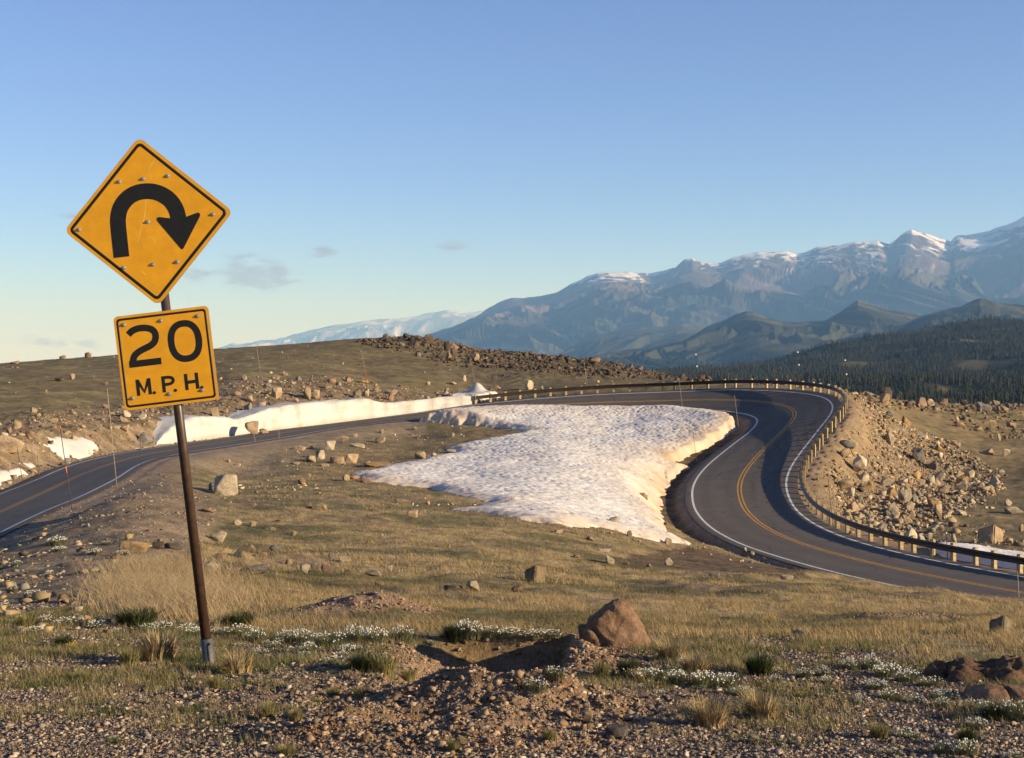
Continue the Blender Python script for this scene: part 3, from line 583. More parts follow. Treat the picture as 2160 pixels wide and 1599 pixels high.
# ------------------------------------------------------------------ mountain ranges
def rnoise(x,y,s): return fbm(x,y,6,s,.52,ridge=True)
def mountain(name,sky,Dc,Dw,zb,us,nr,seed,L,amp,colf,rough=1.,back=.25,pw=1.0,smoo=0,tdir=.0):
    u=np.arange(us[0],us[1],us[2]);sv=interp_line(sky,u)
    t=np.r_[np.linspace(0,1,nr),1+np.linspace(.02,back,12)]
    T,U=np.meshgrid(t,u,indexing='ij')
    dc=Dc*(1+.04*fbm(U*0+u[None]/300.,0*U,2,seed+9));D=dc-Dw*(1-T)
    X=(U-1080)/F*D;Y=D
    zc=-(sv-YH)/F*(dc[0])
    ks=max(3,int(70/us[2]));ker=np.hanning(2*ks+1);ker/=ker.sum();zsm=np.convolve(np.pad(zc,ks,mode='edge'),ker,'valid');zsm=np.minimum(zsm,zc*1.0+0*zc)*.97
    tq=np.clip(T,0,1);zcr=zc;zc=zsm[None]*(1-smooth(.78,1.,tq))+zcr[None]*smooth(.78,1.,tq)
    tt=np.clip(T,0,1)
    wx=X+fbm(X/(L*3),Y/(L*3),3,seed+1)*L*1.6+tdir*(Y-Dc);wy=Y+fbm(X/(L*3)+5,Y/(L*3),3,seed+2)*L*1.2
    R=rnoise(wx/L,wy/(L*2.3),seed+3);R2=rnoise(wx/(L*.36),wy/(L*.8),seed+4)
    prof=tt**pw
    env=(np.clip(tt*(1-tt)*4,0,1))**.9*(1-.45*smooth(.5,.9,tt))
    bigm=fbm(wx/(L*2.2),wy/(L*2.2),2,seed+6)
    Z=zb+(zc-zb)*prof+amp*(R*.66+R2*.19+bigm*.5)*env+amp*.012*rough*fbm(X/(L*.05),Y/(L*.05),3,seed+7)*(1-env*.3)
    crag=amp*.035*rough*R2*smooth(.8,1.,tt)
    Z=Z+crag*(T<=1)
    bk=T>1;Z=np.where(bk,zc-(T-1)*Dw*.8,Z)
    # keep interior below the measured skyline
    lim=(zc*(D/dc)-amp*.015)*(.93+.07*smooth(.85,.985,tt));Z=np.where(tt<.985,np.minimum(Z,lim),Z)
    gy,gx=np.gradient(Z);dxm=np.gradient(X,axis=1);dym=np.gradient(Y,axis=0)
    sl=np.hypot(gx/dxm,gy/np.maximum(dym,1))
    c=colf(X,Y,Z,tt,sl,R,R2,U,zc)
    o=obj_np(name,np.c_[X.ravel(),Y.ravel(),Z.ravel()],grid_faces(*X.shape),M['mount'],True,c.reshape(-1,3));return o
def lerp(a,b,t): return a*(1-t[...,None])+b*t[...,None]
ARR=lambda X,*c: np.ones(X.shape+(3,))*np.array(c)
SK_MAIN=[(500,800),(700,770),(850,735),(903.7,709.6),(945,695),(998.5,674),(1030,652),(1057.8,635.6),(1081,630),(1110,630),(1135,628),(1176,618),(1212,597),(1241,582),(1260,577),(1283,575),(1330,576),(1372,579),(1400,573),(1425,567),(1443,549.6),(1461,546.7),(1472.6,552.6),(1500,556),(1520,555.6),(1545,546),(1579,538),(1600,534),(1621,532),(1662,532),(1680,538),(1700,534),(1727,523),(1769,517),(1804,511),(1830,512),(1852,510),(1875.6,517),(1895,503),(1911,490),(1923,486),(1935,490),(1947,493),(1980,505),(2006,512),(2011,505),(2018,499),(2065,493),(2090,487),(2112.6,478.5),(2130,473),(2148,466.7),(2160,456.6),(2230,440),(2300,432),(2420,450),(2600,500),(2800,520)]
def col_main(X,Y,Z,t,sl,R,R2,U,zc):
    wx_=X+fbm(X/700,Y/700,3,530)*500;wy_=Y+fbm(X/700,Y/700,3,531)*500
    rock=ARR(X,.085,.068,.068);grn=ARR(X,.05,.055,.04)
    n=fbm(X/900,Y/900,4,520);c=lerp(rock,ARR(X,.12,.092,.085),smooth(-.2,.3,n))
    c=lerp(c,grn,smooth(.62,.3,t+.15*n)*.85);c=lerp(c,ARR(X,.045,.06,.035),smooth(.0,.3,fbm(X/700,Y/500,4,522)+.2*(.35-t))*smooth(.55,.25,t))
    alt=smooth(700,1500,Z)
    sn=fbm(wx_/220,wy_/450,4,523)*.9+fbm(X/900,Y/900,3,524)*.6
    th=np.interp(U,[1150,1230,1380,1420,1480,1560,1700,1780,1860,1880,1960,2000,2050,2160,2500],[1.2,.0,-.02,.45,.2,-.05,.05,-.1,.0,.35,.0,.2,-.1,-.2,-.1])
    depth=(zc-Z)/np.maximum(zc,1)
    s=smooth(-.08,.10,sn-th-depth*2.8+.15)*smooth(.36,.22,depth)*(U>1195)
    s2=smooth(.30,.46,fbm(wx_/260,wy_/600,5,525)+.25*alt-.1)*smooth(.42,.3,depth)*(U>1400)
    s=np.maximum(s,s2*.6);return lerp(c,ARR(X,.62,.62,.64),s*.9)
o=mountain('mountain_range',SK_MAIN,22000,9500,-260,(480,2800,1.7),230,500,1700.,760.,col_main,pw=1.3,tdir=.35)
tag(o,kind='structure')
SK_FAR=[(300,762),(420,745),(474.5,733),(491,725),(515,727),(552,718),(581.5,718),(607,710),(640,701),(675,694),(704.6,687),(743.5,682.5),(785.6,676),(821,674),(870,669.6),(899,663),(935,656.6),(951,656),(983,661),(1009,658),(1050,655),(1100,660),(1300,700)]
def col_far(X,Y,Z,t,sl,R,R2,U,zc):
    s=smooth(-.1,.3,fbm(X/500,Y/1500,4,623)+.5*(t-.75));return lerp(ARR(X,.11,.105,.10),ARR(X,.5,.5,.52),s)
o=mountain('distant_range',SK_FAR,52000,9000,-400,(280,1300,2.2),80,600,2600.,900.,col_far,pw=.8,rough=1.5);tag(o,kind='structure')
def col_mid(gr,dk,sh=0):
    def f(X,Y,Z,t,sl,R,R2,U,zc):
        n=fbm(X/500,Y/500,4,720+sh);c=lerp(ARR(X,*dk),ARR(X,*gr),smooth(-.3,.6,n+.35*R));return lerp(c,ARR(X,.16,.125,.09),smooth(.75,1.,t)*smooth(-.1,.3,fbm(X/200,Y/200,3,725))*.6)
    return f
SK_M0=[(900,790),(1100,765),(1180,746),(1205,732),(1230,718),(1262,705),(1290,702),(1350,690),(1400,690),(1440,684),(1500,692),(1600,720),(1750,760),(2400,790)]
o=mountain('foothill',SK_M0,13500,3500,-200,(880,2400,2.2),110,700,700.,230.,col_mid((.06,.062,.042),(.03,.036,.026)));tag(o,kind='structure')
SK_M1=[(1000,800),(1180,768),(1240,752),(1300,742),(1380,733),(1440,720),(1470,704),(1490,690),(1530,675),(1553,664),(1575,658),(1590,660),(1610,669),(1650,680),(1700,680),(1740,678),(1762,666),(1780,654),(1795,643),(1810,634),(1822,637),(1850,648),(1880,656),(1910,660),(1950,668),(2000,682),(2050,695),(2160,715),(2500,770)]
o=mountain('foothill',SK_M1,9500,3200,-150,(980,2500,2.0),130,740,620.,210.,col_mid((.055,.057,.035),(.024,.03,.02),3),tdir=.3);tag(o,kind='structure')
SK_M2=[(1700,800),(1850,720),(1900,690),(1925,676),(1950,665),(1990,655),(2025,648),(2050,636),(2068,630),(2085,634),(2110,641),(2160,644),(2250,640),(2400,650),(2700,700)]
o=mountain('foothill',SK_M2,7600,2300,-100,(1700,2700,2.0),110,780,420.,130.,col_mid((.045,.047,.03),(.022,.028,.018),6));tag(o,kind='structure')
# valley floor reaching to the horizon
R0=58000;ang=np.linspace(0,2*pi,97)[:-1];V=[(0,0,-420)];Fc=[]
rad=np.array([3000,8000,20000,40000,R0]);V=np.array([(0,0,-420.)]+[(r*cos(a),r*sin(a),-420.) for r in rad for a in ang])
t0=[(0,1+k,1+(k+1)%96) for k in range(96)];q4=[(1+i*96+k,1+(i+1)*96+k,1+(i+1)*96+(k+1)%96,1+i*96+(k+1)%96) for i in range(4) for k in range(96)]
vf=obj_np('valley_floor',V,[np.array(t0),np.array(q4)],M['mount'],False,np.ones((len(V),3))*[.10,.095,.06]);tag(vf,kind='structure')
# hazy air, one closed box round everything on the ground
hb=np.array([[a,b,c] for a in (-60000,60000) for b in (-60000,60000) for c in (-421.5,2400)],float)
hm=bpy.data.materials.new('hazy_air');hm.use_nodes=True;nt=hm.node_tree
for n_ in list(nt.nodes):
    if n_.type=='BSDF_PRINCIPLED': nt.nodes.remove(n_)
pv=nt.nodes.new('ShaderNodeVolumePrincipled');pv.inputs['Color'].default_value=HAZE_COL if 'HAZE_COL' in globals() else (.25,.52,1,1)
pv.inputs['Density'].default_value=3.9e-5;pv.inputs['Absorption Color'].default_value=(1,1,1,1);pv.inputs['Anisotropy'].default_value=.0
nt.links.new(pv.outputs[0],nt.nodes['Material Output'].inputs['Volume'])
hz=obj_np('haze',hb,BOXF,hm);tag(hz,'thin blue haze filling the air in front of the far mountains','haze',kind='stuff')

# ------------------------------------------------------------------ snow banks and patches away from the field
so1=road_at(4.9);
def kO(u,v):
    P=road_at(3.5);return int(np.argmin((1080+F*P[:,0]/P[:,1]-u)**2+4*(YH-F*P[:,2]/P[:,1]-v)**2))
topl=[(322,931),(335,926),(352,915),(385,893),(400,887),(418,879),(450,878),(487,879),(502,884),(520,880),(542,874),(560,865),(600,856),(650,850),(690,846),(760,842),(780,839),(800,847),(815,850),(850,847),(900,842),(930,838),(970,835),(1010,836),(1020,840)]
botl=[(322,932),(385,923),(440,922),(500,917),(580,904),(640,895),(700,887),(740,883),(790,877),(860,869),(900,863),(960,853),(1020,847)]
k0,k1=kO(1012,853),kO(322,946);K=np.arange(k0,k1+1);nc=22;V=[]
base_off=np.interp(np.linspace(0,1,len(K)),[0,.5,1],[4.8,5.2,5.6])+fbm(K/9.,K*0.,3,801)*.35
for q,k in enumerate(K):
    bo=base_off[q];px,py=RC[k,0]+RN[k,0]*bo,RC[k,1]+RN[k,1]*bo;D=py;u=1080+F*px/py
    z0=float(zq(px,py));zt=-(np.interp(u,[a for a,_ in topl],[b for _,b in topl])-YH)/F*(D+1.0)
    h=max(zt-z0,.08)*float(smooth(322,352,u))+.02*(1+.05*noise2(q/2.5,1.,7));dep=np.interp(h,[0,.5,2.5],[.5,1.6,4.5])
    for j in range(nc):
        t=j/(nc-1)
        if t<.5: a=t/.5;oo_=bo+.32*h*(1-cos(a*pi/2))*(1)+.10*sin(a*pi*2)*h*.3;zz=z0-.35+(h+.35)*sin(a*pi/2)**.85
        else: a=(t-.5)/.5;oo_=bo+.32*h+dep*a;X=RC[k,0]+RN[k,0]*oo_;Y=RC[k,1]+RN[k,1]*oo_;g=float(zq(X,Y));zz=(z0+h)*(1-a**1.6)+(g-.25)*a**1.6+.25*h*sin(a*pi)*.4
        flute=.2*noise2(q*.9,t*1.0,803)+.16*noise2(q*.3,t*2,804)
        V.append((RC[k,0]+RN[k,0]*(oo_+flute),RC[k,1]+RN[k,1]*(oo_+flute),zz+.05*h*noise2(q*.5,j*.4,805)+.07*noise2(q*1.3,j*.9,808)*(j>2)))
V=np.array(V);tq=np.tile(np.arange(nc)/(nc-1),len(K));qq=np.repeat(np.arange(len(K)),nc)
c=np.ones((len(V),3))*[.74,.70,.64];st=smooth(.05,.4,fbm(qq*.8,tq*1.0,4,806))*.30*(tq<.5)+smooth(.1,.5,fbm(qq*.1,tq*14,3,807))*.18*(tq<.5)+smooth(.10,.0,tq)*.45;c=c*(1-st[:,None]*np.array([.6,.85,1.15]))
sb=obj_np('snow_bank',V,grid_faces(len(K),nc)[:,::-1],M['snow'],True,c*.60);tag(sb,'long ploughed wall of old snow along the far side of the road behind the sign','snow')
def patch(pl,label,th=.35,res=.18,alb=.78,**k): return snow_sheet('snow_patch',to_plan(pl),th,.6,res,label,'snow',cups=.06,ragged=.25,alb=alb,**k)
patch([(945,838,161.5),(1012,838,161.5),(1035,832,163.5),(1054,824,166),(1030,818,169),(1005,815,171),(980,822,170),(955,832,166)],'heaped snow mound at the far right end of the ploughed snow wall',th=.8,extra=lambda X,Y,d:1.15*np.exp(-(((X-(-4.1))/.9)**2+((Y-166.5)/2.)**2))*(d>0))
patch([(82,939),(108,936),(98,926),(112,921),(135,925),(170,927),(200,935),(209,946),(198,959),(165,969),(150,964),(136,972),(118,960),(105,948)],'large bright snow patch on the stony cut above the left road',th=.3)
patch([(-60,1000),(-20,994),(20,990),(45,993),(57,1001),(30,1008),(12,1015),(2,1024),(-60,1036)],'low snow patch cut off by the left edge of the photo',th=.3)
patch([(49,980),(62,977),(76,986),(66,989)],'tiny snow remnant below the large snow patch on the left cut',th=.2,res=.1)
patch([(1955,1152,85),(2010,1150,87),(2060,1150,89),(2110,1165,85),(2190,1172,83),(2290,1190,81),(2330,1215,76),(2230,1222,75),(2150,1212,76),(2060,1196,78.5),(1990,1180,80.8)],'strip of snow seen beneath the guardrail at the right edge',th=.45,alb=1.05)
for dz_ in [0]:
    patch([(2145,1160,87),(2200,1160,87),(2200,1166,86),(2150,1167,86)],'small bluish snow sliver at the right edge beyond the guardrail',th=.15,res=.12)

# ------------------------------------------------------------------ rocks
from mathutils import noise as mnoise, Vector as Vec
def hull(seed,npt=16,fl=.75,sub=0,amp=.05):
    r=random.Random(seed);bm=bmesh.new();ex=r.uniform(.45,.8)
    for _ in range(npt):
        p=Vec((r.gauss(0,1),r.gauss(0,1),r.gauss(0,1))).normalized();q=r.uniform(.78,1.05)
        s=max(abs(p.x),abs(p.y),abs(p.z));p=p*(1/s)**ex
        bm.verts.new((p.x*q*.5,p.y*q*.5,p.z*q*.5*fl+.5*fl))
    res=bmesh.ops.convex_hull(bm,input=bm.verts)
    bmesh.ops.delete(bm,geom=[e for e in res['geom_interior'] if isinstance(e,bmesh.types.BMVert)],context='VERTS')
    bmesh.ops.triangulate(bm,faces=bm.faces)
    if sub:
        bmesh.ops.dissolve_limit(bm,angle_limit=.12,verts=bm.verts,edges=bm.edges);bmesh.ops.bevel(bm,geom=list(bm.edges),offset=.03,segments=1,affect='EDGES')
        bmesh.ops.triangulate(bm,faces=bm.faces)
        for _ in range(sub): bmesh.ops.subdivide_edges(bm,edges=[e for e in bm.edges if e.calc_length()>.07],cuts=1,use_grid_fill=True)
        bmesh.ops.triangulate(bm,faces=bm.faces)
        o_=Vec((seed*3.1,0,0))
        for v in bm.verts:
            d=mnoise.fractal(v.co*2.2+o_,.9,2.1,5)*amp+mnoise.noise(v.co*1.3+o_)*amp*.9;v.co+=v.co.normalized()*d if v.co.length>0 else Vec()
    bmesh.ops.recalc_face_normals(bm,faces=bm.faces)
    return bm
def bm_arr(bm,col=(1,1,1)):
    bm.verts.ensure_lookup_table();V=np.array([v.co[:] for v in bm.verts]);Fc=np.array([[v.index for v in f.verts] for f in bm.faces]);bm.free();return V,Fc,np.ones((len(V),3))*col
NP=16
rock_me=[]
for s in range(NP):
    bm=hull(100+s,random.Random(s).choice([12,14,17,20]),random.Random(s+5).uniform(.6,1.),2,.032);me=bpy.data.meshes.new('rock');bm.to_mesh(me);bm.free();me.materials.append(M['rock_tan']);rock_me.append(me)
bm=bmesh.new();bmesh.ops.create_cube(bm,size=1.);bmesh.ops.translate(bm,verts=bm.verts,vec=(0,0,.4));rb_=random.Random(5)
for v in bm.verts: v.co+=Vec((rb_.uniform(-.24,.2),rb_.uniform(-.24,.2),rb_.uniform(-.2,.16)))
bmesh.ops.bevel(bm,geom=list(bm.edges),offset=.07,segments=2,affect='EDGES')
for _ in range(3): bmesh.ops.subdivide_edges(bm,edges=[e for e in bm.edges if e.calc_length()>.09],cuts=1,use_grid_fill=True)
bmesh.ops.triangulate(bm,faces=bm.faces)
for v in bm.verts: v.co+=v.co.normalized()*mnoise.fractal(v.co*2.5,.9,2.1,5)*.05
bmesh.ops.recalc_face_normals(bm,faces=bm.faces);me=bpy.data.meshes.new('rock');bm.to_mesh(me);bm.free();me.materials.append(M['rock_tan']);rock_me.append(me)
RK=[]   # collected rocks: u,v,w,h,tone
def put_rock(u,v,w,h,tone,zone=None,kind='rock',dmin=5.,proto=None,rot=None,tilt=.25):
    x,D,z=hit(u,v,dmin);s=D/F
    me=rock_me[RNG.integers(0,NP)] if proto is None else rock_me[proto]
    o=bpy.data.objects.new('rock',me);W_=w*s;H_=h*s*1.45
    o.scale=(W_,W_*random.uniform(.6,.85),H_/ .8);o.rotation_euler=(random.uniform(-tilt,tilt)*.6,random.uniform(-tilt,tilt),(random.uniform(0,.5)+random.choice([0,pi]) if rot is None else rot))
    y=D+W_*.3
    o.location=(x*(y/D),y,float(zq(x*y/D,y))-H_*.23);link(o)
    o.material_slots[0].link='OBJECT';o.material_slots[0].material=M['rock_'+tone]
    RK.append([o,u,v,w,h,tone,zone]);return o
T,P_,R_,G_,K_,O_='tan','pale','reddish','grey','dark','ochre'
HAND=[(697,950,35,22,P_),(752,945,35,9,P_),(725,935,25,12,T),(657,948,12,8,R_),(632,951,35,9,T),(600,952,15,9,R_),(675,969,22,14,P_),(652,975,35,11,T),(742,979,44,25,T),(712,979,36,13,T),(685,985,22,8,T),(802,934,26,13,T),(750,922,12,9,T),(805,915,10,7,T),(875,908,14,11,T),(798,987,70,8,O_),(730,1014,18,12,T),(748,1011,25,8,R_),(775,1019,32,10,R_),(652,1007,8,7,T),(637,1022,20,9,R_),(500,985,18,7,P_),(480,976,15,7,T),(622,980,22,6,T),(678,1077,30,15,T),(652,1073,20,15,R_),(535,1067,16,8,R_),(850,1062,36,10,T),(871,1091,32,19,T),(890,970,40,13,T),(915,963,11,8,P_),(952,956,28,9,P_),(985,949,48,11,P_),(955,921,9,6,T),
(1350,1059,34,18,T),(1300,1116,42,20,P_),(1327,1134,13,12,G_),(1410,1149,20,14,P_),(1403,1109,12,10,R_),(1178,1126,34,8,T),(1242,1141,25,6,T),(1215,1179,20,8,T),(1286,1190,20,18,P_),(1277,1167,42,5,P_),(1410,1192,20,13,P_),(1368,1197,14,6,T),(1323,1192,10,6,T),(1129,1229,32,26,T),(1507,1219,34,14,G_),(1246,1221,10,5,G_),
(994,1248,45,16,P_),(953,1245,50,11,G_),(1097,1250,45,13,R_),(790,1216,46,16,P_),(823,1207,18,13,P_),(734,1212,20,9,R_),(799,1236,26,12,T),(727,1185,45,13,P_),(700,1180,18,14,G_),(1262,1250,16,9,G_),(1234,1262,52,6,P_),(1077,1202,30,5,R_),
(1690,1346,30,22,G_),(1712,1331,14,8,T),(2108,1341,34,30,P_),(1660,1223,32,8,P_),(1588,1171,12,10,P_),(1570,1164,14,8,P_),(1610,1180,9,5,T),(1588,1567,28,13,P_),(1824,1551,18,16,T),(1848,1589,32,10,P_),(2125,1569,24,14,P_),(977,1571,20,20,T),(1303,1558,58,19,G_),(1241,1521,26,18,T),(768,1567,20,14,T),(1032,1457,14,10,T),(1500,1395,14,9,T),(1760,1570,22,10,P_),
(475,1046,58,32,P_),(450,1038,30,22,G_),(459,1144,40,26,P_),(442,1206,42,26,P_),(420,1196,30,24,G_),(537,1215,60,20,G_),(644,1211,30,15,P_),(664,1201,20,16,G_),(690,1208,28,16,R_),(241,1182,30,14,R_),(285,1165,75,22,O_),(335,1159,35,13,K_),(501,1108,20,10,P_),(442,1082,40,9,R_),(364,1161,50,14,G_),(527,1161,28,14,T),(582,1163,28,13,G_),(556,1176,18,10,T),(504,1177,22,15,G_),(533,1111,16,9,T),(585,1104,18,6,R_),(130,1258,45,10,P_),(247,1231,36,9,T),(395,1215,26,12,G_),(575,1120,14,7,T),(620,1130,12,7,T),(465,1180,24,14,R_),(610,1190,16,9,T),
(306,940,40,26,G_),(537,917,46,24,T),(558,915,22,14,T),(22,962,72,30,T),(262,912,24,12,T),(455,884,27,24,T),(520,872,22,22,G_),(549,868,26,20,G_),(645,843,26,20,T),(668,842,18,22,T),(620,850,30,10,T),(752,841,18,18,T),(772,835,16,14,T),(825,846,14,11,R_),(825,832,26,13,T),(584,842,26,18,T),(530,850,20,12,T),(260,890,20,12,T),(245,908,18,10,P_),(142,982,20,14,G_),(60,925,24,14,R_),(35,905,20,12,T),(115,892,18,9,T),(500,838,18,9,T),(700,808,20,8,R_),(690,820,14,9,T),(765,809,24,7,O_),(735,806,14,7,R_),
(127,819-14,22,10,K_),(185,754,17,11,R_),(132,758,15,8,R_),(30,768,24,6,R_),(153,801,12,10,T),(1253,766,28,17,R_),(1117,822,20,17,P_),(980,805,9,9,P_),(953,813,22,7,T),(903,812,10,8,P_),(1145,823,8,8,P_),(97,832,6,8,T),(225,812,8,7,R_),
(943,740,15,15,K_),(958,738,22,17,R_),(948,762,15,24,T),(960,760,14,22,K_),(905,722,24,14,K_),(880,718,22,13,K_),(858,714,18,11,K_),(1005,765,14,14,T),(1180,760,18,9,K_),(1390,786,22,9,R_),(1420,792,14,8,R_),(1478,802,16,13,R_),(1460,800,14,10,K_),(1435,790,10,7,T),
(1940,979,38,36,G_),(1966,996,30,22,G_),(1780,967,30,18,T),(1788,950,38,15,G_),(1778,1037,42,22,T),(1980,1096,26,26,T),(1888,1092,24,22,P_),(1942,1093,20,12,P_),(2030,1088,24,13,P_),(2094,1041,17,13,T),(2126,1067,19,12,P_),(2135,1084,44,12,P_),(2094,913,24,22,T),(2108,930,8,14,T),(2132,850,40,17,R_),(2076,866,32,18,G_),(1962,857,20,14,T),(2020,890,14,9,T),(1964,1021,22,22,P_),(1976,1025,17,14,P_),(2120,965,24,14,P_),(2085,960,26,12,T),(2088,1145,40,25,T),(1985,1119,14,14,P_),(1946,1146,26,16,P_),(1963,1145,14,18,P_),(2011,1148,18,17,P_),(2082,1164,22,16,P_),(2058,1159,20,9,P_),(1893,1137,26,13,T),(2155,1121,14,14,T),(1860,1120,24,16,P_),(1913,1105,20,18,T),(1870,1090,18,14,G_)]
for q in HAND: put_rock(*q,proto=16 if tuple(q[:2]) in ((2088,1145),(1129,1229),(2108,1341)) else None,rot=.95 if tuple(q[:2]) in ((2088,1145),(1129,1229),(2108,1341)) else None,tilt=.12 if q[2]<60 else .1)
# special: big reddish boulder in the foreground, outline read from the photo
def boulder(name,outline,v0,D,depth,mat,seed,label,amp=.06):
    pts=np.array(outline,float);ub=pts[:,0].mean();x0=(ub-1080)/F*D
    bm=bmesh.new();lay=7
    for L_ in range(lay):
        t=-1+2*L_/(lay-1);sc=math.sqrt(max(1-abs(t)**2.4,0.0))*.94+.06
        for (a,b) in outline:
            bx=(a-ub)/F*D;bz=(v0-b)/F*D;hz_=max(bz,-.08)
            bm.verts.new((bx*sc,t*depth*.5*(1-.35*max(0,bz)/((v0-min(p[1] for p in outline))/F*D)),hz_*(.35+.65*sc) if bz>0 else bz))
    bmesh.ops.convex_hull(bm,input=bm.verts) if False else None
    bm.verts.ensure_lookup_table();n=len(outline)
    for L_ in range(lay-1):
        for k in range(n):
            a=L_*n+k;b=L_*n+(k+1)%n;bm.faces.new([bm.verts[i] for i in (a,b,b+n,a+n)])
    bm.faces.new([bm.verts[k] for k in range(n)]);bm.faces.new([bm.verts[(lay-1)*n+k] for k in range(n)][::-1])
    bmesh.ops.recalc_face_normals(bm,faces=bm.faces);bmesh.ops.triangulate(bm,faces=bm.faces)
    for _ in range(3): bmesh.ops.subdivide_edges(bm,edges=[e for e in bm.edges if e.calc_length()>.018],cuts=1,use_grid_fill=True,smooth=0.)
    bmesh.ops.triangulate(bm,faces=bm.faces)
    for v in bm.verts:
        p=v.co*5+Vec((seed,0,0));d=mnoise.fractal(p,1.,2.1,6)*amp;r=mnoise.noise(v.co*3.1+Vec((0,seed,0)));cr=-.035*math.exp(-(r/.035)**2)
        v.co+=v.normal*(d*.5+cr) if v.normal.length else Vec()
    me=bpy.data.meshes.new(name);bm.to_mesh(me);bm.free();me.materials.append(mat)
    for p in me.polygons: p.use_smooth=True
    o=bpy.data.objects.new(name,me);o.location=(x0,D,-(v0-YH)/F*D);link(o);tag(o,label,'rock');return o
hx,hD,hz_=hit(1290,1362)
boulder('boulder',[(1214,1390),(1219,1325),(1232,1312),(1255,1292),(1275,1272),(1292,1266),(1312,1266),(1330,1278),(1345,1298),(1356,1318),(1370,1345),(1380,1390)],1362,hD,.32,M['rock_rust'],3.,'largest reddish boulder, humped, standing beside the dug earth in the foreground')
hx,hD2,_z=hit(2080,1440)
boulder('boulder',[(1962,1445),(1966,1404),(1985,1391),(2030,1386),(2075,1388),(2120,1392),(2160,1400),(2210,1412),(2250,1445)],1425,hD2+.2,.5,M['rock_rust'],8.,'long low ridged reddish boulder at the lower right edge of the photo',amp=.16)
boulder('boulder',[(2035,1482),(2048,1462),(2080,1452),(2130,1449),(2180,1453),(2240,1482)],1472,hD2-.55,.45,M['rock_rust'],12.,'flat reddish slab in front of the long low boulder at the lower right edge',amp=.05)
# rocks picked in the stony zones
def zone_mask(poly,Dlo,Dhi): return in_poly(UU,VV,poly)&(DD>Dlo)&(DD<Dhi)
area=np.gradient(XX,axis=1)*np.gradient(DD,axis=0)
shape=ZZ.shape
TAL=TMM;CUT=CUTM*(OFFM>5.)*(OFFM<34);RIDGE=RDM
def plan_scatter(mask,n):
    p=(mask*area).ravel();p=np.clip(p,0,None);p=p/p.sum();i=RNG.choice(p.size,n,p=p)
    uu=UU.ravel()[i];dd=DD.ravel()[i]*(1+RNG.normal(0,.0015,n));uu=uu+RNG.uniform(-3,3,n);x=(uu-1080)/F*dd;return x,dd
ridge_poly=[(740,722),(830,712),(860,706),(905,705),(960,722),(1000,740),(1100,745),(1250,755),(1330,768),(1400,782),(1480,798),(1500,806),(1440,804),(1300,796),(1180,790),(1000,775),(930,772),(880,752),(820,738)]
RIDGE=np.maximum(zone_mask(ridge_poly,160,262),0)*1.
rr_poly=[(1795,815),(1830,832),(1900,848),(2000,856),(2200,850),(2200,880),(2130,875),(2040,872),(1960,868),(1880,866),(1830,852)]
RR=zone_mask(rr_poly,140,215)*1.+.5*zone_mask([(1960,872),(2050,868),(2200,880),(2200,930),(2090,925),(2020,905)],130,215)
def auto_rocks(mask,n,smin,smax,tones,zone,vr=None):
    x,y=plan_scatter(mask,n*6);z=zq(x,y);u=1080+F*x/y;v=YH-F*z/y;k=0
    for i in range(len(x)):
        if k>=n: break
        if not (0<u[i]<2155): continue
        h=hit(u[i],v[i]-1)
        if abs(h[1]-y[i])>.06*y[i]: continue
        if any(abs(q[1]-u[i])<(q[3]+8)*.6 and abs(q[2]-v[i])<8 for q in RK): continue
        s=random.uniform(smin,smax)*F/y[i];put_rock(u[i],v[i],s,s*random.uniform(.45,.85),random.choice(tones),zone,tilt=.6);k+=1
auto_rocks(TAL,46,.55,1.35,[T,P_,T,P_,P_,G_,O_],'tal')
auto_rocks(CUT,34,.5,1.0,[T,T,P_,R_,G_],'cut')
auto_rocks(RIDGE,30,.6,1.15,[K_,K_,K_,K_,G_],'ridge')
auto_rocks(RR,14,.8,1.6,[K_,R_,T,K_],'rr')
# labels that single each rock out: zone, size, colour and rank from the left
def zone_of(u,v,z):
    if z=='tal' or (u>1640 and 930<v<1140 and z is None): return 'in the scree below the bend'
    if z=='cut': return 'on the stony cut above the road'
    if z=='ridge' : return 'on the dark skyline ridge'
    if z=='rr': return 'on the rocky rise right of the bend'
    if u>1640 and v<930: return 'on the rocky rise right of the bend'
    if u>1800 and v<1170: return 'near the snow strip beyond the guardrail'
    if v<800 and u>840: return 'on the dark skyline ridge'
    if v<835 and u<1200 and not (250<u<850 and v>804): return 'on the green hill behind the road'
    if u<860 and v<965 and v<np.interp(u,[0,240,390,700,860],[1042,959,936,894,870])+4: return 'on the stony cut above the road'
    if v>1380: return 'on the gravel in the foreground'
    if u>1460 and v<1230: return 'beside the muddy gully under the road'
    if u>1500: return 'on the near grass at right'
    if u<480 and v>1060: return 'on the stony bank left of the sign post'
    if u<720 and v>1090: return 'in the grass just right of the sign post'
    if v>1150: return 'in the middle of the near meadow'
    if u>1140: return 'at the lower edge of the snow field'
    if u>840 or (u>780 and v>975): return 'near the left tip of the snow field'
    return 'in the meadow left of the snow field'
ORD=['leftmost','second from the left','third from the left','fourth from the left','fifth from the left','sixth from the left','seventh from the left','eighth from the left','ninth from the left','tenth from the left','eleventh from the left','twelfth from the left','13th from the left','14th from the left','15th from the left','16th from the left','17th from the left','18th from the left']
grp={}
for r in RK:
    o,u,v,w,h,tone,zn=r;z=zone_of(u,v,zn);asp=w/max(h,1);form='flat slab' if asp>3 else 'boulder' if w>=30 else 'rock' if w>=17 else 'small stone'
    shp_='upright ' if asp<1.15 else 'low ' if asp>2.1 and asp<=3 else ''
    grp.setdefault((z,shp_,tone,form),[]).append(r)
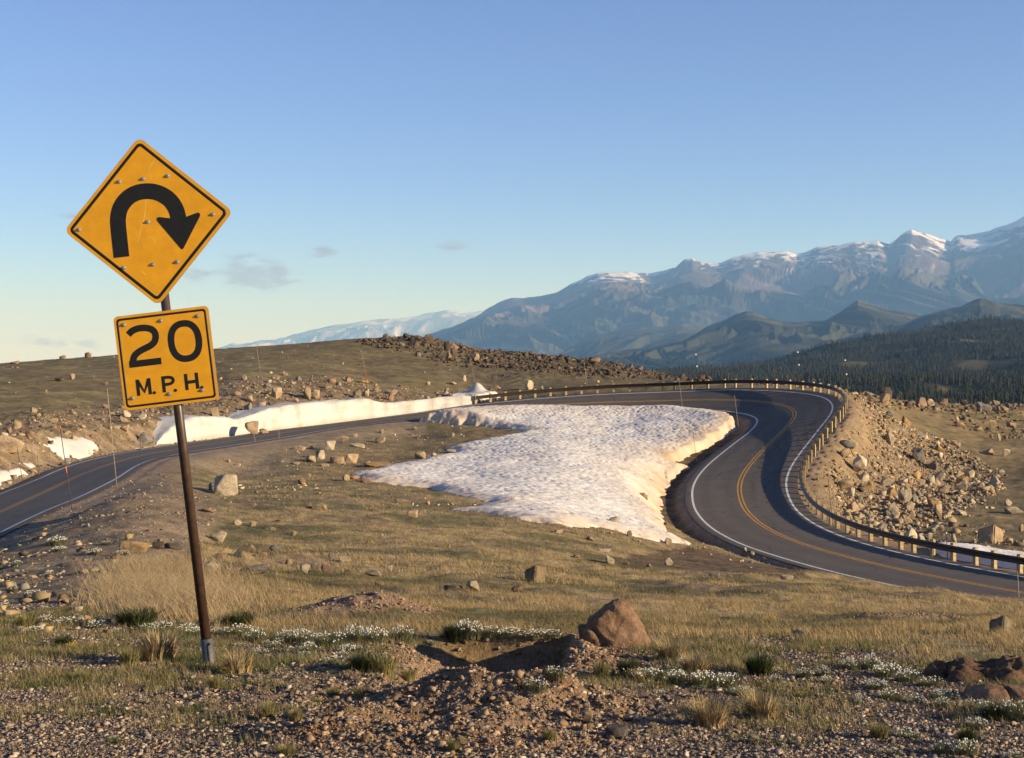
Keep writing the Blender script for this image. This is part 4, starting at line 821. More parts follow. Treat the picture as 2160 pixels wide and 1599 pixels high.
for (z,s_,tone,form),L_ in grp.items():
    L_.sort(key=lambda r:r[1]);tn={'tan':'tan','pale':'pale beige','reddish':'reddish brown','grey':'grey','dark':'dark brown','ochre':'ochre yellow'}[tone]
    for i,r in enumerate(L_):
        lab=f'{s_}{tn} {form} {z}'
        if len(L_)>1: lab=(f'{lab}, {ORD[i]}' if i<len(ORD)-1 and i<len(L_)-1 else f'{lab}, rightmost')
        w_=lab.split();lab=' '.join(w_) if len(w_)<=16 else ' '.join(lab.replace('from the left','from left').replace('the stony bank left of the sign post','the bank left of the sign').split()[:16])
        r[0]['label']=lab;r[0]['category']='rock';r[0]['group']='rocks and boulders '+z
# loose stone as stuff
sprot=[bm_arr(hull(300+s,8+s%3,.8)) for s in range(8)]
TN=np.array([.75,.78,.72])*np.array([[.40,.27,.165],[.46,.35,.24],[.33,.19,.12],[.24,.21,.175],[.15,.11,.08],[.44,.30,.16],[.38,.29,.21]])
def stones(name,mask,n,smin,smax,alpha,label,tones=None,bright=1.,flat=(.45,.9),sink=.3,extra=None,cat='stones'):
    x,y=plan_scatter(mask,n) if extra is None else extra
    n=len(x);s=smin*(1-RNG.random(n)*(1-(smin/smax)**alpha))**(-1/alpha);z=zq(x,y);hh=s*RNG.uniform(*flat,n)
    tn=TN if tones is None else .8*np.array(tones);tint=tn[RNG.integers(0,len(tn),n)]*RNG.uniform(.75,1.25,(n,1))*bright
    V,Fc,Cc=merge(sprot,RNG.integers(0,8,n),x,y,z-hh*sink,s,hh,RNG.uniform(0,6.28,n),tint,sy=s*RNG.uniform(.55,1.,n))
    o=obj_np(name,V,Fc,M['stuffrock'],False,Cc);tag(o,label,cat,kind='stuff');return o
stones('scree',TAL+.8*RIGHTM*smooth(5.4,7.,OFFM)*smooth(18,9,OFFM),21000,.05,.14,1.2,'fine stone chips between the larger scree',cat='scree')
stones('scree',(TAL+.3*RIGHTM*smooth(6.2,9,OFFM)*smooth(20,10,OFFM))*(.35+1.3*smooth(-.2,.3,fbm(XX/4,DD/4,3,931))),15500,.14,1.0,1.9,'angular tan and grey scree spilling down below the bend',cat='scree')
stones('scree',RIGHTM*smooth(14,7,OFFM),900,.03,.10,2.,'small stones on the sandy fill under the guardrail')
stones('rubble',CUT*(.4+smooth(-.2,.3,fbm(XX/3,DD/3,3,932))),13500,.10,.8,1.8,'broken rubble covering the cut bank beyond the road',bright=.85)
stones('rubble',RIDGE,2300,.4,1.4,1.6,'jumble of dark angular rocks along the skyline ridge',tones=[[.075,.055,.04],[.10,.072,.05],[.06,.048,.04],[.15,.10,.065]],flat=(.6,1.2))
stones('rubble',RR,800,.35,1.3,1.6,'dark jumbled rocks on the rise at the right edge',tones=[[.12,.09,.06],[.17,.12,.08],[.3,.2,.12],[.22,.17,.12]],flat=(.6,1.1))
BER=BMK
stones('stones',BER*(DD<80)*(DD>11)*np.clip((60/DD)**.8,.3,3)*(1+2*(fbm(XX/3,DD/5,3,905)>.05)),17000,.022,.26,1.55,'pale chips and stones littering the bank left of the sign',bright=.95)
MEA=(1-GM-BMK).clip(0,1)*(OFFM<-9)*(DD>60)*(DD<150)
stones('stones',MEA*(.15+smooth(.0,.3,fbm(XX/9,DD/9,3,933))),900,.10,.5,1.9,'scattered small stones lying in the meadow around the snow',bright=1.25)
stones('stones',(1-GM-BMK).clip(0,1)*(DD>13)*(DD<60)*(UU>350)*(OFFM<-9)*(.1+smooth(.0,.3,fbm(XX/4,DD/4,3,934)))*(30/DD),420,.03,.16,1.9,'scattered small stones in the near meadow',bright=1.2) if True else None
HILL=(HILLM>.5)*(DD>140)*(DD<235)*(UU<1500)
stones('stones',HILL,420,.2,.8,2.2,'scattered stones on the green hill behind the road')
GRV=GM*(DD<15)*(DD>5.3)*(UU>-300)*(UU<2600)*(8./DD)**1.5
stones('gravel',GRV,150000,.008,.055,1.9,'coarse brown gravel covering the foreground',flat=(.4,.85),cat='gravel',tones=[[.36,.26,.17],[.46,.36,.26],[.2,.155,.12],[.12,.10,.08],[.30,.20,.13],[.24,.20,.165],[.15,.12,.10]],bright=1.05)
HP=MASK_H*(DD<14)
stones('earth_clods',HP,9000,.012,.07,2.0,'crumbly reddish clods of dug earth on the foreground heap',tones=[[.31,.20,.12],[.26,.165,.10],[.36,.25,.16],[.2,.13,.08]],flat=(.6,1.),cat='earth')
stones('earth_clods',MASK_MO*(DD<20),2500,.012,.06,2.0,'stony brown soil on the small mounds in the meadow',tones=[[.31,.2,.12],[.22,.14,.09],[.36,.26,.17]],flat=(.6,1.),cat='earth')

# ------------------------------------------------------------------ grass
def blades(name,x,y,h,w,lean,cols,label,cat='grass',kind='stuff',z=None):
    n=len(x);z=zq(x,y) if z is None else z;a=RNG.uniform(0,2*pi,n);dx,dy=np.cos(a)*w/2,np.sin(a)*w/2*.5
    la=RNG.normal(0,1,n)*1.2+2.6;lx=np.cos(la)*lean*h;ly=np.sin(la)*lean*h
    V=np.empty((n,5,3));V[:,0]=np.c_[x-dx,y-dy,z-.01];V[:,1]=np.c_[x+dx,y+dy,z-.01]
    V[:,2]=np.c_[x+dx*.6+lx*.35,y+dy*.6+ly*.35,z+h*.6];V[:,3]=np.c_[x-dx*.6+lx*.35,y-dy*.6+ly*.35,z+h*.6];V[:,4]=np.c_[x+lx,y+ly,z+h]
    b=np.arange(n)[:,None]*5;q=(b+np.array([0,1,2,3]));t=(b+np.array([3,2,4]));c=np.repeat(cols,5,0)
    o=obj_np(name,V.reshape(-1,3),[q,t],M['grass'],False,c);tag(o,label,cat,kind=kind);return o
def grass_zone(n,D0,D1,pw,h0,w0,thr=.0,seed=0):
    D=(RNG.random(n)*(D1**(2-pw)-D0**(2-pw))+D0**(2-pw))**(1/(2-pw));u=RNG.uniform(-260,2700,n);x=(u-1080)/F*D
    mk=mask_at(MASK_G,x,D);mh=mask_at(np.maximum(MASK_H,MASK_MO),x,D)
    i,o=road_coord(x,D);gul=in_poly(u,YH-F*zq(x,D)/D,[(1330,1180),(1470,1165),(1560,1180),(1690,1210),(1560,1212),(1330,1200)])
    k=(RNG.random(n)>mk*1.05)&(mh<.4)&((np.abs(o)>6.5)|(D<45))&~gul&~((o>0)&(D>60));
    n1=fbm(x/5.,D/5.,4,101);n2=fbm(x/1.1,D/1.1,4,102);t=smooth(-.05,.28,n1*.8+n2*.35+.04)
    c=C_STRAW[None]*1.2*(1-t[:,None])+np.array([[.135,.11,.048]])*t[:,None];stk=smooth(.08,.34,fbm(x/7.,D/1.6*(1+20/D),4,115)*.8+n2*.3)*smooth(14,22,D);sb_=smooth(.16,.36,fbm(x/3.,D/2.2,4,117)+.15*n2)*smooth(14,20,D);k&=RNG.random(n)>.85*sb_;c=c*(1-.45*stk[:,None]);c=c*RNG.uniform(.65,1.35,(n,1))
    cl=smooth(-.3,.35,fbm(x/.5,D/.5,3,951+seed));k&=RNG.random(n)<(.25+.75*cl)
    h=h0*RNG.uniform(.5,1.3,n)*(.55+.75*cl)*(1.15-.55*t);x,D,h,c=x[k],D[k],h[k],c[k]
    return x,D,h,w0*RNG.uniform(.7,1.3,len(x)),c
P=[grass_zone(360000,8.0,24,1.1,.05,.0055),grass_zone(220000,24,55,1.1,.065,.012,seed=3),grass_zone(100000,55,120,1.,.09,.03,seed=6)]
x_,D_,h_,w_,c_=[np.concatenate([p[i] for p in P]) for i in range(5)]
# hit test against the snow
sn=in_poly(x_,D_,field);x_,D_,h_,w_,c_=x_[~sn],D_[~sn],h_[~sn],w_[~sn],c_[~sn]
blades('meadow_grass',x_,D_,h_,w_,.9,c_,'dry straw and olive grass covering the meadow')
# tall pale grass on the bank left of the post
n=26000;u=RNG.normal(360,70,n);v=RNG.normal(1255,32,n);k=(v>1195)&(v<1330)&(u>150)&(u<600);u,v=u[k],v[k];D=np.interp(v,[1195,1250,1330],[21,15.6,12.0])*RNG.uniform(.97,1.03,len(u));x=(u-1080)/F*D
c=np.array([[.42,.31,.17]])*RNG.uniform(.6,1.25,(len(x),1))
blades('tall_grass',x,D,RNG.uniform(.08,.22,len(x)),.005*RNG.uniform(.7,1.4,len(x)),1.0,c,'tall pale dry grass leaning on the bank beside the sign post')
# small green tufts scattered through the gravel
n=1900;x,y=plan_scatter(GM*(DD<13.5)*(DD>6)*(smooth(-.15,.25,fbm(XX/.9,DD/.9,3,960)))*(UU>-250)*(UU<2500)*(1-np.clip(MASK_H,0,1))*smooth(5.8,9.5,DD),n)
bx=[];by=[];bc=[];bh=[]
for i in range(n):
    m_=RNG.integers(25,80);r=RNG.uniform(.02,.11);a=RNG.normal(0,r,(m_,2));bx.append(x[i]+a[:,0]);by.append(y[i]+a[:,1]);q=[[.12,.13,.04],[.25,.19,.085],[.09,.10,.035],[.33,.25,.13]][RNG.integers(0,4)];bc.append(np.array([q])*RNG.uniform(.6,1.3,(m_,1)));bh.append(RNG.uniform(.012,.055,m_))
blades('grass_tufts',np.concatenate(bx),np.concatenate(by),np.concatenate(bh),.004*np.ones(sum(map(len,bx))),.6,np.concatenate(bc),'small green and straw tufts dotted through the foreground gravel')
# ------------------------------------------------------------------ tussocks, shrubs, flowers: single plants
def tuft_mesh(name,n,R,H,cols,arch=.7,w=.004,seed=0,mat='grass',wide=1.):
    r=np.random.default_rng(seed);a=r.uniform(0,2*pi,n);r0=np.sqrt(r.random(n))*R*.45;ln=r.uniform(.5,1.1,n);out=r.uniform(.1,1.,n)*arch
    bx,by=np.cos(a)*r0,np.sin(a)*r0;V=[];S=4;a2=a+r.normal(0,.35,n)
    for s in range(S+1):
        t=s/S;rr=out*R*1.3*t*t*ln+0*t;zz=H*ln*(t-.45*out*t*t*t);ww=w*(1-t)**.7
        px=bx+np.cos(a2)*rr*wide;py=by+np.sin(a2)*rr;nx,ny=-np.sin(a2)*ww,np.cos(a2)*ww
        V.append(np.stack([px-nx,py-ny,zz-.01],-1));V.append(np.stack([px+nx,py+ny,zz-.01],-1))
    V=np.stack(V,1).reshape(-1,3);b=np.arange(n)[:,None]*(2*S+2);Fc=np.concatenate([b+np.array([2*s,2*s+1,2*s+3,2*s+2]) for s in range(S)])
    c=np.array(cols)[r.integers(0,len(cols),n)]*r.uniform(.7,1.3,(n,1));return mesh_np(name,V,Fc,M[mat],False,np.repeat(c,2*S+2,0))
STR=[[.40,.29,.15],[.33,.23,.11],[.46,.35,.2],[.25,.2,.09]];GRN=[[.13,.14,.045],[.2,.17,.07],[.3,.23,.1]];DKG=[[.05,.062,.022],[.075,.08,.03],[.04,.05,.02]]
def plant(name,u,v,w,h,me,label,cat,grp,dmin=5.):
    x,D,z=hit(u,v,dmin);s=w*D/F;o=bpy.data.objects.new(name,me);o.location=(x,D+.05,float(zq(x*(D+.05)/D,D+.05))-.01);o.scale=(s,s*.8,h*D/F);o.rotation_euler=(0,0,random.uniform(0,6.28));link(o);tag(o,label,cat,grp);return o
tus=[tuft_mesh('grass_tussock',420,.5,1.,STR,.75,.011,s) for s in range(3)]
tug=[tuft_mesh('grass_tussock',420,.5,1.,GRN,.6,.011,s+5) for s in range(3)]
shr=[tuft_mesh('low_shrub',900,.5,1.,DKG,.55,.012,s+9,mat='leaf') for s in range(2)]
TU=[(1500,1532,150,68,0,'big arching straw tussock on the gravel right of the dug heap'),(1612,1520,150,66,0,'big straw tussock just right of the arching one'),(1420,1392,120,46,0,'loose straw tussock at the right foot of the reddish boulder'),(1470,1420,110,45,0,'thin straw tussock between boulder and dark shrub'),(330,1395,150,70,0,'wide straw tussock left of the foot of the sign post'),(500,1420,130,50,0,'bent straw tussock right of the foot of the sign post'),(270,1405,90,40,1,'greenish tussock left of the wide straw one'),(450,1455,60,38,1,'small green tussock below the foot of the sign post'),(560,1515,90,42,1,'green tussock on gravel at lower left'),(620,1525,70,34,1,'smaller green tussock right of the lower left one'),(810,1425,110,50,1,'olive tussock under the white flowers left of the heap'),(860,1440,70,30,1,'small olive tussock at the left end of the dug hole'),(1270,1435,70,44,1,'upright green tussock right of the dug hole'),(1160,1570,60,30,1,'short green tuft in front of the dug heap'),(955,1590,60,34,1,'short green tuft at the bottom edge below the heap'),(1860,1560,80,40,1,'thin green tussock near the bottom right flowers'),(600,1596,80,25,1,'green tuft cut by the bottom edge at left'),(760,1470,60,26,1,'low green tuft left of the heap'),(170,1440,60,28,1,'low green tuft on the gravel at far left'),(50,1325,90,34,1,'green grass clump at the left edge of the photo'),(700,1470,60,26,1,'faint green tuft between the heap and the post'),(1350,1440,60,34,0,'small straw tussock between heap and boulder')]
for (u,v,w,h,k,lb) in TU: plant('grass_tussock',u,v,w,h*1.1,(tug if k else tus)[random.randint(0,2)],lb,'grass tussock','tussocks in the foreground')
SH=[(285,1322,150,44,'dark green shrub mat left of the sign post'),(500,1322,120,34,'dark brownish shrub mat right of the sign post'),(1605,1425,120,52,'dark olive shrub between the white flowers at right'),(770,1417,130,44,'dark green mat below the yellow flowers left of the heap'),(2050,1575,80,46,'yellow green shrub at the lower right'),(960,1352,110,32,'dark shrub mat beside the tallest white flowers'),(130,1365,80,26,'dark low mat at the left among white flowers'),(1330,1425,90,34,'dark green mat in front of the boulder'),(2110,1520,120,40,'dark leafy mat under the flowers at the right edge')]
for (u,v,w,h,lb) in SH: plant('low_shrub',u,v,w,h,shr[random.randint(0,1)],lb,'shrub','low shrubs in the foreground')
# flower cushions
rf=random.Random(44)
def ico(r):
    bm=bmesh.new();bmesh.ops.create_icosphere(bm,subdivisions=1,radius=r);return bm_arr(bm)
icp=[ico(1.)]
def cushion(seed,nb,yellow=False):
    r=np.random.default_rng(seed);a=r.uniform(0,2*pi,nb);q=np.sqrt(r.random(nb))*.48;x,y=np.cos(a)*q,np.sin(a)*q;dome=np.sqrt(np.clip(1-(q/.52)**2,0,1));z=(.35+.6*dome)*r.uniform(.7,1.1,nb)
    rad=r.uniform(.014,.036,nb)*(.8 if yellow else 1.);st=max(1,1)
    V,Fc,_=merge(icp,np.zeros(nb,int),x,y,z,rad,rad*1.9,r.uniform(0,6,nb),None,sy=rad)
    V=V+r.normal(0,.004,V.shape)
    mb=mesh_np('blossoms',V,Fc,M['ypetal' if yellow else 'petal'],False)
    nl=420;a=r.uniform(0,2*pi,nl);q=np.sqrt(r.random(nl))*.5;ml=tuft_mesh('leaves',520,1.,.85,[[.13,.135,.07],[.09,.10,.045],[.18,.165,.09]],.35,.008,seed+50,mat='leaf');return mb,ml
cus=[cushion(s,n_) for s,n_ in ((1,48),(2,66),(3,38),(4,80))];ycu=[cushion(s,n_,True) for s,n_ in ((11,40),(12,28))]
def flower(u,v,w,h,lb,yellow=False,grp=None):
    x,D,z=hit(u,v,5.);e=empty('yellow_flower_clump' if yellow else 'white_flower_clump',(x,D+.04,float(zq(x*(D+.04)/D,D+.04))-.005))
    mb,ml=(ycu if yellow else cus)[random.randint(0,(1 if yellow else 3))];s=w*D/F;e.scale=(s,s*.75,h*D/F);e.rotation_euler=(0,0,random.uniform(0,6.28))
    link(bpy.data.objects.new('blossoms',mb),e);link(bpy.data.objects.new('leaves',ml),e);tag(e,lb,'flowers',grp);return e
FB=[]
def band(lst,where):
    lst=sorted([(u+random.uniform(-12,12),v+random.uniform(-5,7),w*random.uniform(.75,1.25),h*random.uniform(.7,1.1)) for u,v,w,h in lst]);
    for i,(u,v,w,h) in enumerate(lst):
        r_='leftmost' if i==0 else 'rightmost' if i==len(lst)-1 else ORD[i] if i<len(ORD) else f'{i+1}th from the left'
        flower(u,v,w,h,f'white flower cushion {where}, {r_}',grp='white flower cushions '+where)
band([(310,1330,60,26),(345,1333,60,24),(382,1336,56,24),(405,1338,40,22)],'behind the sign post foot, left side')
band([(458,1340,46,22),(500,1345,60,24),(545,1352,66,28),(592,1352,66,30),(640,1352,70,32),(690,1358,70,34),(738,1350,70,34),(790,1352,70,34),(838,1352,66,32),(660,1378,60,28),(720,1376,56,24),(705,1395,56,22),(570,1372,40,18)]+[(rf.uniform(470,900),rf.uniform(1352,1412),rf.uniform(18,46),rf.uniform(9,20)) for _ in range(16)],'in the band between sign post and heap')
band([(985,1348,80,38),(1030,1350,60,24),(1075,1354,60,20),(1120,1354,70,18),(1170,1352,70,18),(940,1350,40,18)],'in the strip left of the reddish boulder')
band([(1130,1452,86,32),(1165,1440,50,28)],'on the rim of the dug hole')
band([(1320,1430,60,26),(1375,1435,70,28),(1430,1445,60,26),(1480,1448,70,30),(1530,1452,80,34),(1570,1470,60,26)]+[(rf.uniform(1300,1600),rf.uniform(1415,1480),rf.uniform(16,36),rf.uniform(9,18)) for _ in range(8)],'between the boulder and the big tussocks')
band([(1455,1408,60,22),(1660,1490,50,20),(1700,1425,50,26),(1730,1432,46,24)],'around the dark olive shrub')
band([(1800,1408,50,30),(1840,1416,60,34),(1880,1428,66,30),(1925,1440,70,30),(1970,1450,70,30),(1850,1450,60,24),(1890,1470,70,28),(1930,1480,60,24),(2010,1470,60,28),(2000,1492,60,26)]+[(rf.uniform(1620,2000),rf.uniform(1400,1500),rf.uniform(18,44),rf.uniform(9,20)) for _ in range(10)],'trailing toward the low reddish boulder at right')
band([(2060,1500,70,40),(2100,1510,80,46),(2140,1525,80,44),(2070,1530,60,30)],'in the dense mass at the right edge')
band([(1905,1555,60,28),(1940,1560,50,24),(2000,1592,60,34),(2040,1598,60,34),(1895,1592,50,24),(2140,1598,50,26)],'in the bottom right corner')
band([(95,1318,60,24),(150,1322,60,22),(190,1330,50,20),(60,1335,50,20),(240,1340,50,16)],'at the left among green grass')
band([(130,1150,60,22),(118,1165,40,14),(195,1168,40,16),(24,1190,40,14),(110,1215,32,14),(65,1262,40,16),(18,1255,40,20),(212,1250,26,14),(255,1175,40,14),(10,1285,34,14),(90,1285,30,12),(225,1150,30,10)],'on the stony bank left of the sign')
YL=[(150,1372,30,20,'at the left below the white flowers'),(485,1338,40,12,'right behind the sign post foot'),(722,1408,56,14,'below the white band, left of the heap'),(470,1425,40,16,'below the foot of the sign post'),(668,1482,22,14,'on gravel left of the heap'),(935,1345,24,12,'beside the dark mat near the tallest white flowers'),(1402,1374,34,16,'at the right foot of the reddish boulder'),(1750,1392,26,16,'behind the white flowers right of the olive shrub'),(1690,1474,34,14,'on gravel right of the big tussocks'),(1378,1540,18,14,'on gravel in front of the boulder'),(2152,1496,20,14,'at the right edge'),(1842,1514,20,10,'in the middle of the right gravel'),(385,1344,16,8,'left of the sign post foot'),(2045,1562,50,26,'on the yellow green shrub at lower right'),(1730,1412,26,10,'among the white flowers right of the olive shrub')]
for (u,v,w,h,lb) in YL: flower(u,v,w,h,'small yellow flower clump '+lb,True,'yellow flowers in the foreground')

# ------------------------------------------------------------------ the road sign
SD=9.35;PX=SD/F;TH=radians(6.9)
sign=empty('road_sign',((443-1080)*PX,SD,-(1400-YH)*PX));sign.rotation_euler=(0,-TH,0)
tag(sign,'yellow diamond turn arrow sign over a square 20 M.P.H. plate on brown post','road sign')
def pl(u,v):   # photo pixel -> sign plane (x,z) metres
    dx,dz=(u-443)*PX,(1400-v)*PX;return (dx*cos(TH)+dz*sin(TH),-dx*sin(TH)+dz*cos(TH))
def z1(x,y): return pl(120+x/2.58,280+y/2.58)
def rrect(cx,cz,a,b,r,rot=0,n=8):
    P=[]
    for k,(sx,sz) in enumerate(((1,1),(-1,1),(-1,-1),(1,-1))):
        for i in range(n+1):
            t=(k+i/n)*pi/2;P.append((sx*(a/2-r)+r*cos(t),sz*(b/2-r)+r*sin(t)))
    c,s=cos(rot),sin(rot);return [(cx+x*c-z*s,cz+x*s+z*c) for x,z in P]
def slab(name,P,y0,th,mat,parent):
    bm=bmesh.new();f=[bm.verts.new((x,y0-th,z)) for x,z in P];g_=[bm.verts.new((x,y0,z)) for x,z in P];bm.faces.new(f);bm.faces.new(g_[::-1]);n=len(P)
    for i in range(n): bm.faces.new([f[i],g_[i],g_[(i+1)%n],f[(i+1)%n]])
    bmesh.ops.recalc_face_normals(bm,faces=bm.faces);me=bpy.data.meshes.new(name);bm.to_mesh(me);bm.free();me.materials.append(mat);return link(bpy.data.objects.new(name,me),parent)
def ring_mesh(name,Po,Pi,y0,th,mat,parent):
    n=len(Po);V=[(x,y0-th,z) for x,z in Po]+[(x,y0-th,z) for x,z in Pi]+[(x,y0,z) for x,z in Po]+[(x,y0,z) for x,z in Pi];Fc=[]
    for i in range(n):
        j=(i+1)%n;Fc+=[(i,n+i,n+j,j),(i,j,2*n+j,2*n+i),(n+i,3*n+i,3*n+j,n+j)]
    return obj_np(name,V,np.array(Fc),mat,parent=parent)
def stroke(name,P,w,y0,th,mat,parent,closed=False):
    P=np.array(P,float);n=len(P);T=np.roll(P,-1,0)-np.roll(P,1,0)
    if not closed: T[0]=P[1]-P[0];T[-1]=P[-1]-P[-2]
    T/=np.hypot(*T.T)[:,None];Nn=np.c_[-T[:,1],T[:,0]];wv=np.broadcast_to(np.array(w),(n,))[:,None]/2;A,B=P+Nn*wv,P-Nn*wv
    V=[];
    for Q,yy in ((A,y0-th),(B,y0-th),(A,y0),(B,y0)): V+=[(q[0],yy,q[1]) for q in Q]
    Fc=[];m=n if closed else n-1
    for i in range(m):
        j=(i+1)%n;Fc+=[(i,j,n+j,n+i),(i,2*n+i,2*n+j,j),(n+i,n+j,3*n+j,3*n+i)]
    if not closed: Fc+=[(0,n,3*n,2*n),(n-1,3*n-1,4*n-1,2*n-1)] if False else [(0,n,3*n,2*n)]
    return V,Fc
def strokes(name,items,y0,th,mat,parent):
    V=[];Fc=[]
    for P,w,cl in items:
        v,f=stroke('',P,w,y0,th,mat,parent,cl);o=len(V);V+=v;Fc+=[tuple(a+o for a in q) for q in f]
    bm=bmesh.new();vs=[bm.verts.new(p) for p in V]
    for f in Fc: bm.faces.new([vs[i] for i in f])
    bmesh.ops.recalc_face_normals(bm,faces=bm.faces);me=bpy.data.meshes.new(name);bm.to_mesh(me);bm.free();me.materials.append(mat);return link(bpy.data.objects.new(name,me),parent)
def spline(P,n=8,closed=False):
    P=[np.array(p,float) for p in P];out=[];m=len(P)
    for i in range(m if closed else m-1):
        g_=lambda k:P[k%m] if closed else P[min(max(k,0),m-1)]
        p0,p1,p2,p3=g_(i-1),g_(i),g_(i+1),g_(i+2)
        for k in range(n):
            t=k/n;out.append(.5*(2*p1+(p2-p0)*t+(2*p0-5*p1+4*p2-p3)*t*t+(3*p1-p0-3*p2+p3)*t**3))
    if not closed: out.append(P[-1])
    return out
S_=.788;W_=.626
dc=pl(316.5,468);YP=-.036
dia=slab('diamond_panel',rrect(dc[0],dc[1],S_,S_,.045,pi/4+radians(-.3)),YP,.003,M['alu'],sign)
slab('yellow_face',rrect(dc[0],dc[1],S_-.003,S_-.003,.044,pi/4+radians(-.3)),YP-.0032,.0006,M['sign_yellow'],dia)
ring_mesh('black_border',rrect(dc[0],dc[1],S_-.044,S_-.044,.032,pi/4+radians(-.3)),rrect(dc[0],dc[1],S_-.082,S_-.082,.018,pi/4+radians(-.3)),YP-.004,.0005,M['sign_black'],dia)
arc=[z1(*p) for p in [(361,680),(352,600),(344,520),(342,470),(352,420),(375,380),(408,349),(450,329),(500,322),(548,328),(592,347),(628,376),(652,412),(665,448),(672,490)]]
mm=86/2.58*PX
a0=strokes('turn_arrow',[(spline(arc,6),mm,False)],YP-.004,.0005,M['sign_black'],dia)
slab('turn_arrow',[z1(*p) for p in [(565,462),(628,469),(672,474),(713,460),(766,440),(778,437),(786,444),(787,456),(782,466),(697,632),(690,638),(682,633),(555,484),(551,473),(556,464)]][::-1],YP-.00465,.0004,M['sign_black'],dia)
pc=pl(353.75,755.75)
pla=slab('speed_panel',rrect(pc[0],pc[1],W_,W_-.006,.03,0),YP,.003,M['alu'],sign)
slab('yellow_face',rrect(pc[0],pc[1],W_-.003,W_-.009,.029,0),YP-.0032,.0006,M['sign_yellow'],pla)
ring_mesh('black_border',rrect(pc[0],pc[1],W_-.034,W_-.040,.024),rrect(pc[0],pc[1],W_-.062,W_-.068,.014),YP-.004,.0005,M['sign_black'],pla)
k=PX/2.58
two=spline([z1(*p) for p in [(398,1100),(418,1080),(448,1067),(485,1063),(520,1069),(541,1088),(546,1114),(538,1140),(516,1160),(482,1177),(450,1196),(430,1218),(423,1248)]],6)
e0=z1(404,1262);e1=z1(577,1241)
zc_=z1(705,1134);a_,b_=(93-18)*k,(114-18)*k
zero=[(zc_[0]+a_*np.sign(cos(t))*abs(cos(t))**.87,zc_[1]+b_*np.sign(sin(t))*abs(sin(t))**.87) for t in np.linspace(0,2*pi,49)[:-1]]
strokes('number_20',[(two,36*k,False)],YP-.004,.0005,M['sign_black'],pla)
strokes('number_20',[([e0,e1],36*k,False)],YP-.0046,.0005,M['sign_black'],pla)
strokes('number_20',[(zero,36*k,True)],YP-.004,.0005,M['sign_black'],pla)
w1=18*k
Z=lambda *P:[z1(*p) for p in P]
strokes('letters_mph',[(Z((445,1343),(455,1431)),w1,False),(Z((508,1335),(518,1423)),w1,False),(Z((584,1325),(594,1413)),w1,False),(Z((707,1312),(717,1400)),w1,False),(Z((765,1305),(775,1393)),w1,False)],YP-.004,.0005,M['sign_black'],pla)
strokes('letters_mph',[(Z((447,1347),(487,1410),(507,1340)),w1*.95,False),(spline(Z((590,1333),(615,1330),(634,1334),(642,1347),(634,1361),(618,1367),(592,1371)),5),w1*.9,False),(Z((712,1359),(770,1351)),w1,False)],YP-.0046,.0005,M['sign_black'],pla)
def disc(name,c,r,y0,th,mat,parent,n=14): return slab(name,[(c[0]+r*cos(t),c[1]+r*sin(t)) for t in np.linspace(0,2*pi,n+1)[:-1]],y0,th,mat,parent)
for c in ((540,1414),(654,1401),(797,1385)): disc('full_stop',z1(*c),8.5*k,YP-.0052,.0005,M['sign_black'],pla)
def bolt(c,parent):
    c=z1(*c);bm=bmesh.new();bmesh.ops.create_cone(bm,cap_ends=True,segments=12,radius1=.0135,radius2=.0125,depth=.003);bmesh.ops.translate(bm,verts=bm.verts,vec=(0,0,.0015))
    m2=bmesh.ops.create_cone(bm,cap_ends=True,segments=6,radius1=.0085,radius2=.006,depth=.006)['verts'];bmesh.ops.translate(bm,verts=m2,vec=(0,0,.006))
    bmesh.ops.rotate(bm,verts=bm.verts,matrix=__import__('mathutils').Matrix.Rotation(radians(90),3,'X'));bmesh.ops.translate(bm,verts=bm.verts,vec=(c[0],YP-.0052,c[1]))
    me=bpy.data.meshes.new('bolt');bm.to_mesh(me);bm.free();me.materials.append(M['alu']);link(bpy.data.objects.new('bolt',me),parent)
for c in [(350,270),(480,255),(613,239),(132,530),(858,447),(505,488),(375,737),(532,719),(664,705)]: bolt(c,dia)
for c in [(375,1046),(575,1024),(775,998),(422,1444),(622,1420),(800,1400)]: bolt(c,pla)
strokes('scratches',[(Z((548,138),(528,172),(512,200),(508,222)),1.8*k,False),(Z((494,370),(488,440),(478,490)),2.6*k,False),(Z((476,495),(462,545),(447,602)),2.2*k,False),(Z((516,225),(524,262)),1.5*k,False),(Z((505,565),(530,578),(545,600)),1.6*k,False),(Z((470,755),(492,775)),3*k,False),(Z((618,745),(634,775)),1.2*k,False)],YP-.004,.0002,M['scratch'],dia)
# post
def tube(name,P0,P1,r0,r1,mat,parent=None,n=14,cap=True,slot=None):
    P0,P1=Vec(P0),Vec(P1);d=(P1-P0).normalized();a=d.orthogonal().normalized();b=d.cross(a);V=[];Fc=[]
    for P,r in ((P0,r0),(P1,r1)):
        for i in range(n): t=2*pi*i/n;V.append(tuple(P+a*(r*cos(t))+b*(r*sin(t))))
    me=bpy.data.meshes.new(name);me.from_pydata(V,[],[(i,(i+1)%n,n+(i+1)%n,n+i) for i in range(n)]+[tuple(range(n))[::-1],tuple(range(n,2*n))]);me.materials.append(mat)
    for p in me.polygons: p.use_smooth=len(p.vertices)==4
    o=bpy.data.objects.new(name,me);return link(o,parent)
pb=pl(434,1352);pt=pl(349,640);pt2=(pt[0]+.0,dc[1]+.30)
post=tube('post',(pb[0]+.004,0,pb[1]),(pt2[0],0,pt2[1]),.033,.0285,M['pole'],sign,20)
sl=tube('ground_sleeve',(.0,0,-.35),(pb[0]+.006,0,pb[1]+.015),.041,.042,M['galv'],sign,8)
slab('sleeve_slot',[(.006,-.1),(.006,.13),(.011,.13),(.011,-.1)],-.041,.004,M['sign_black'],sl)
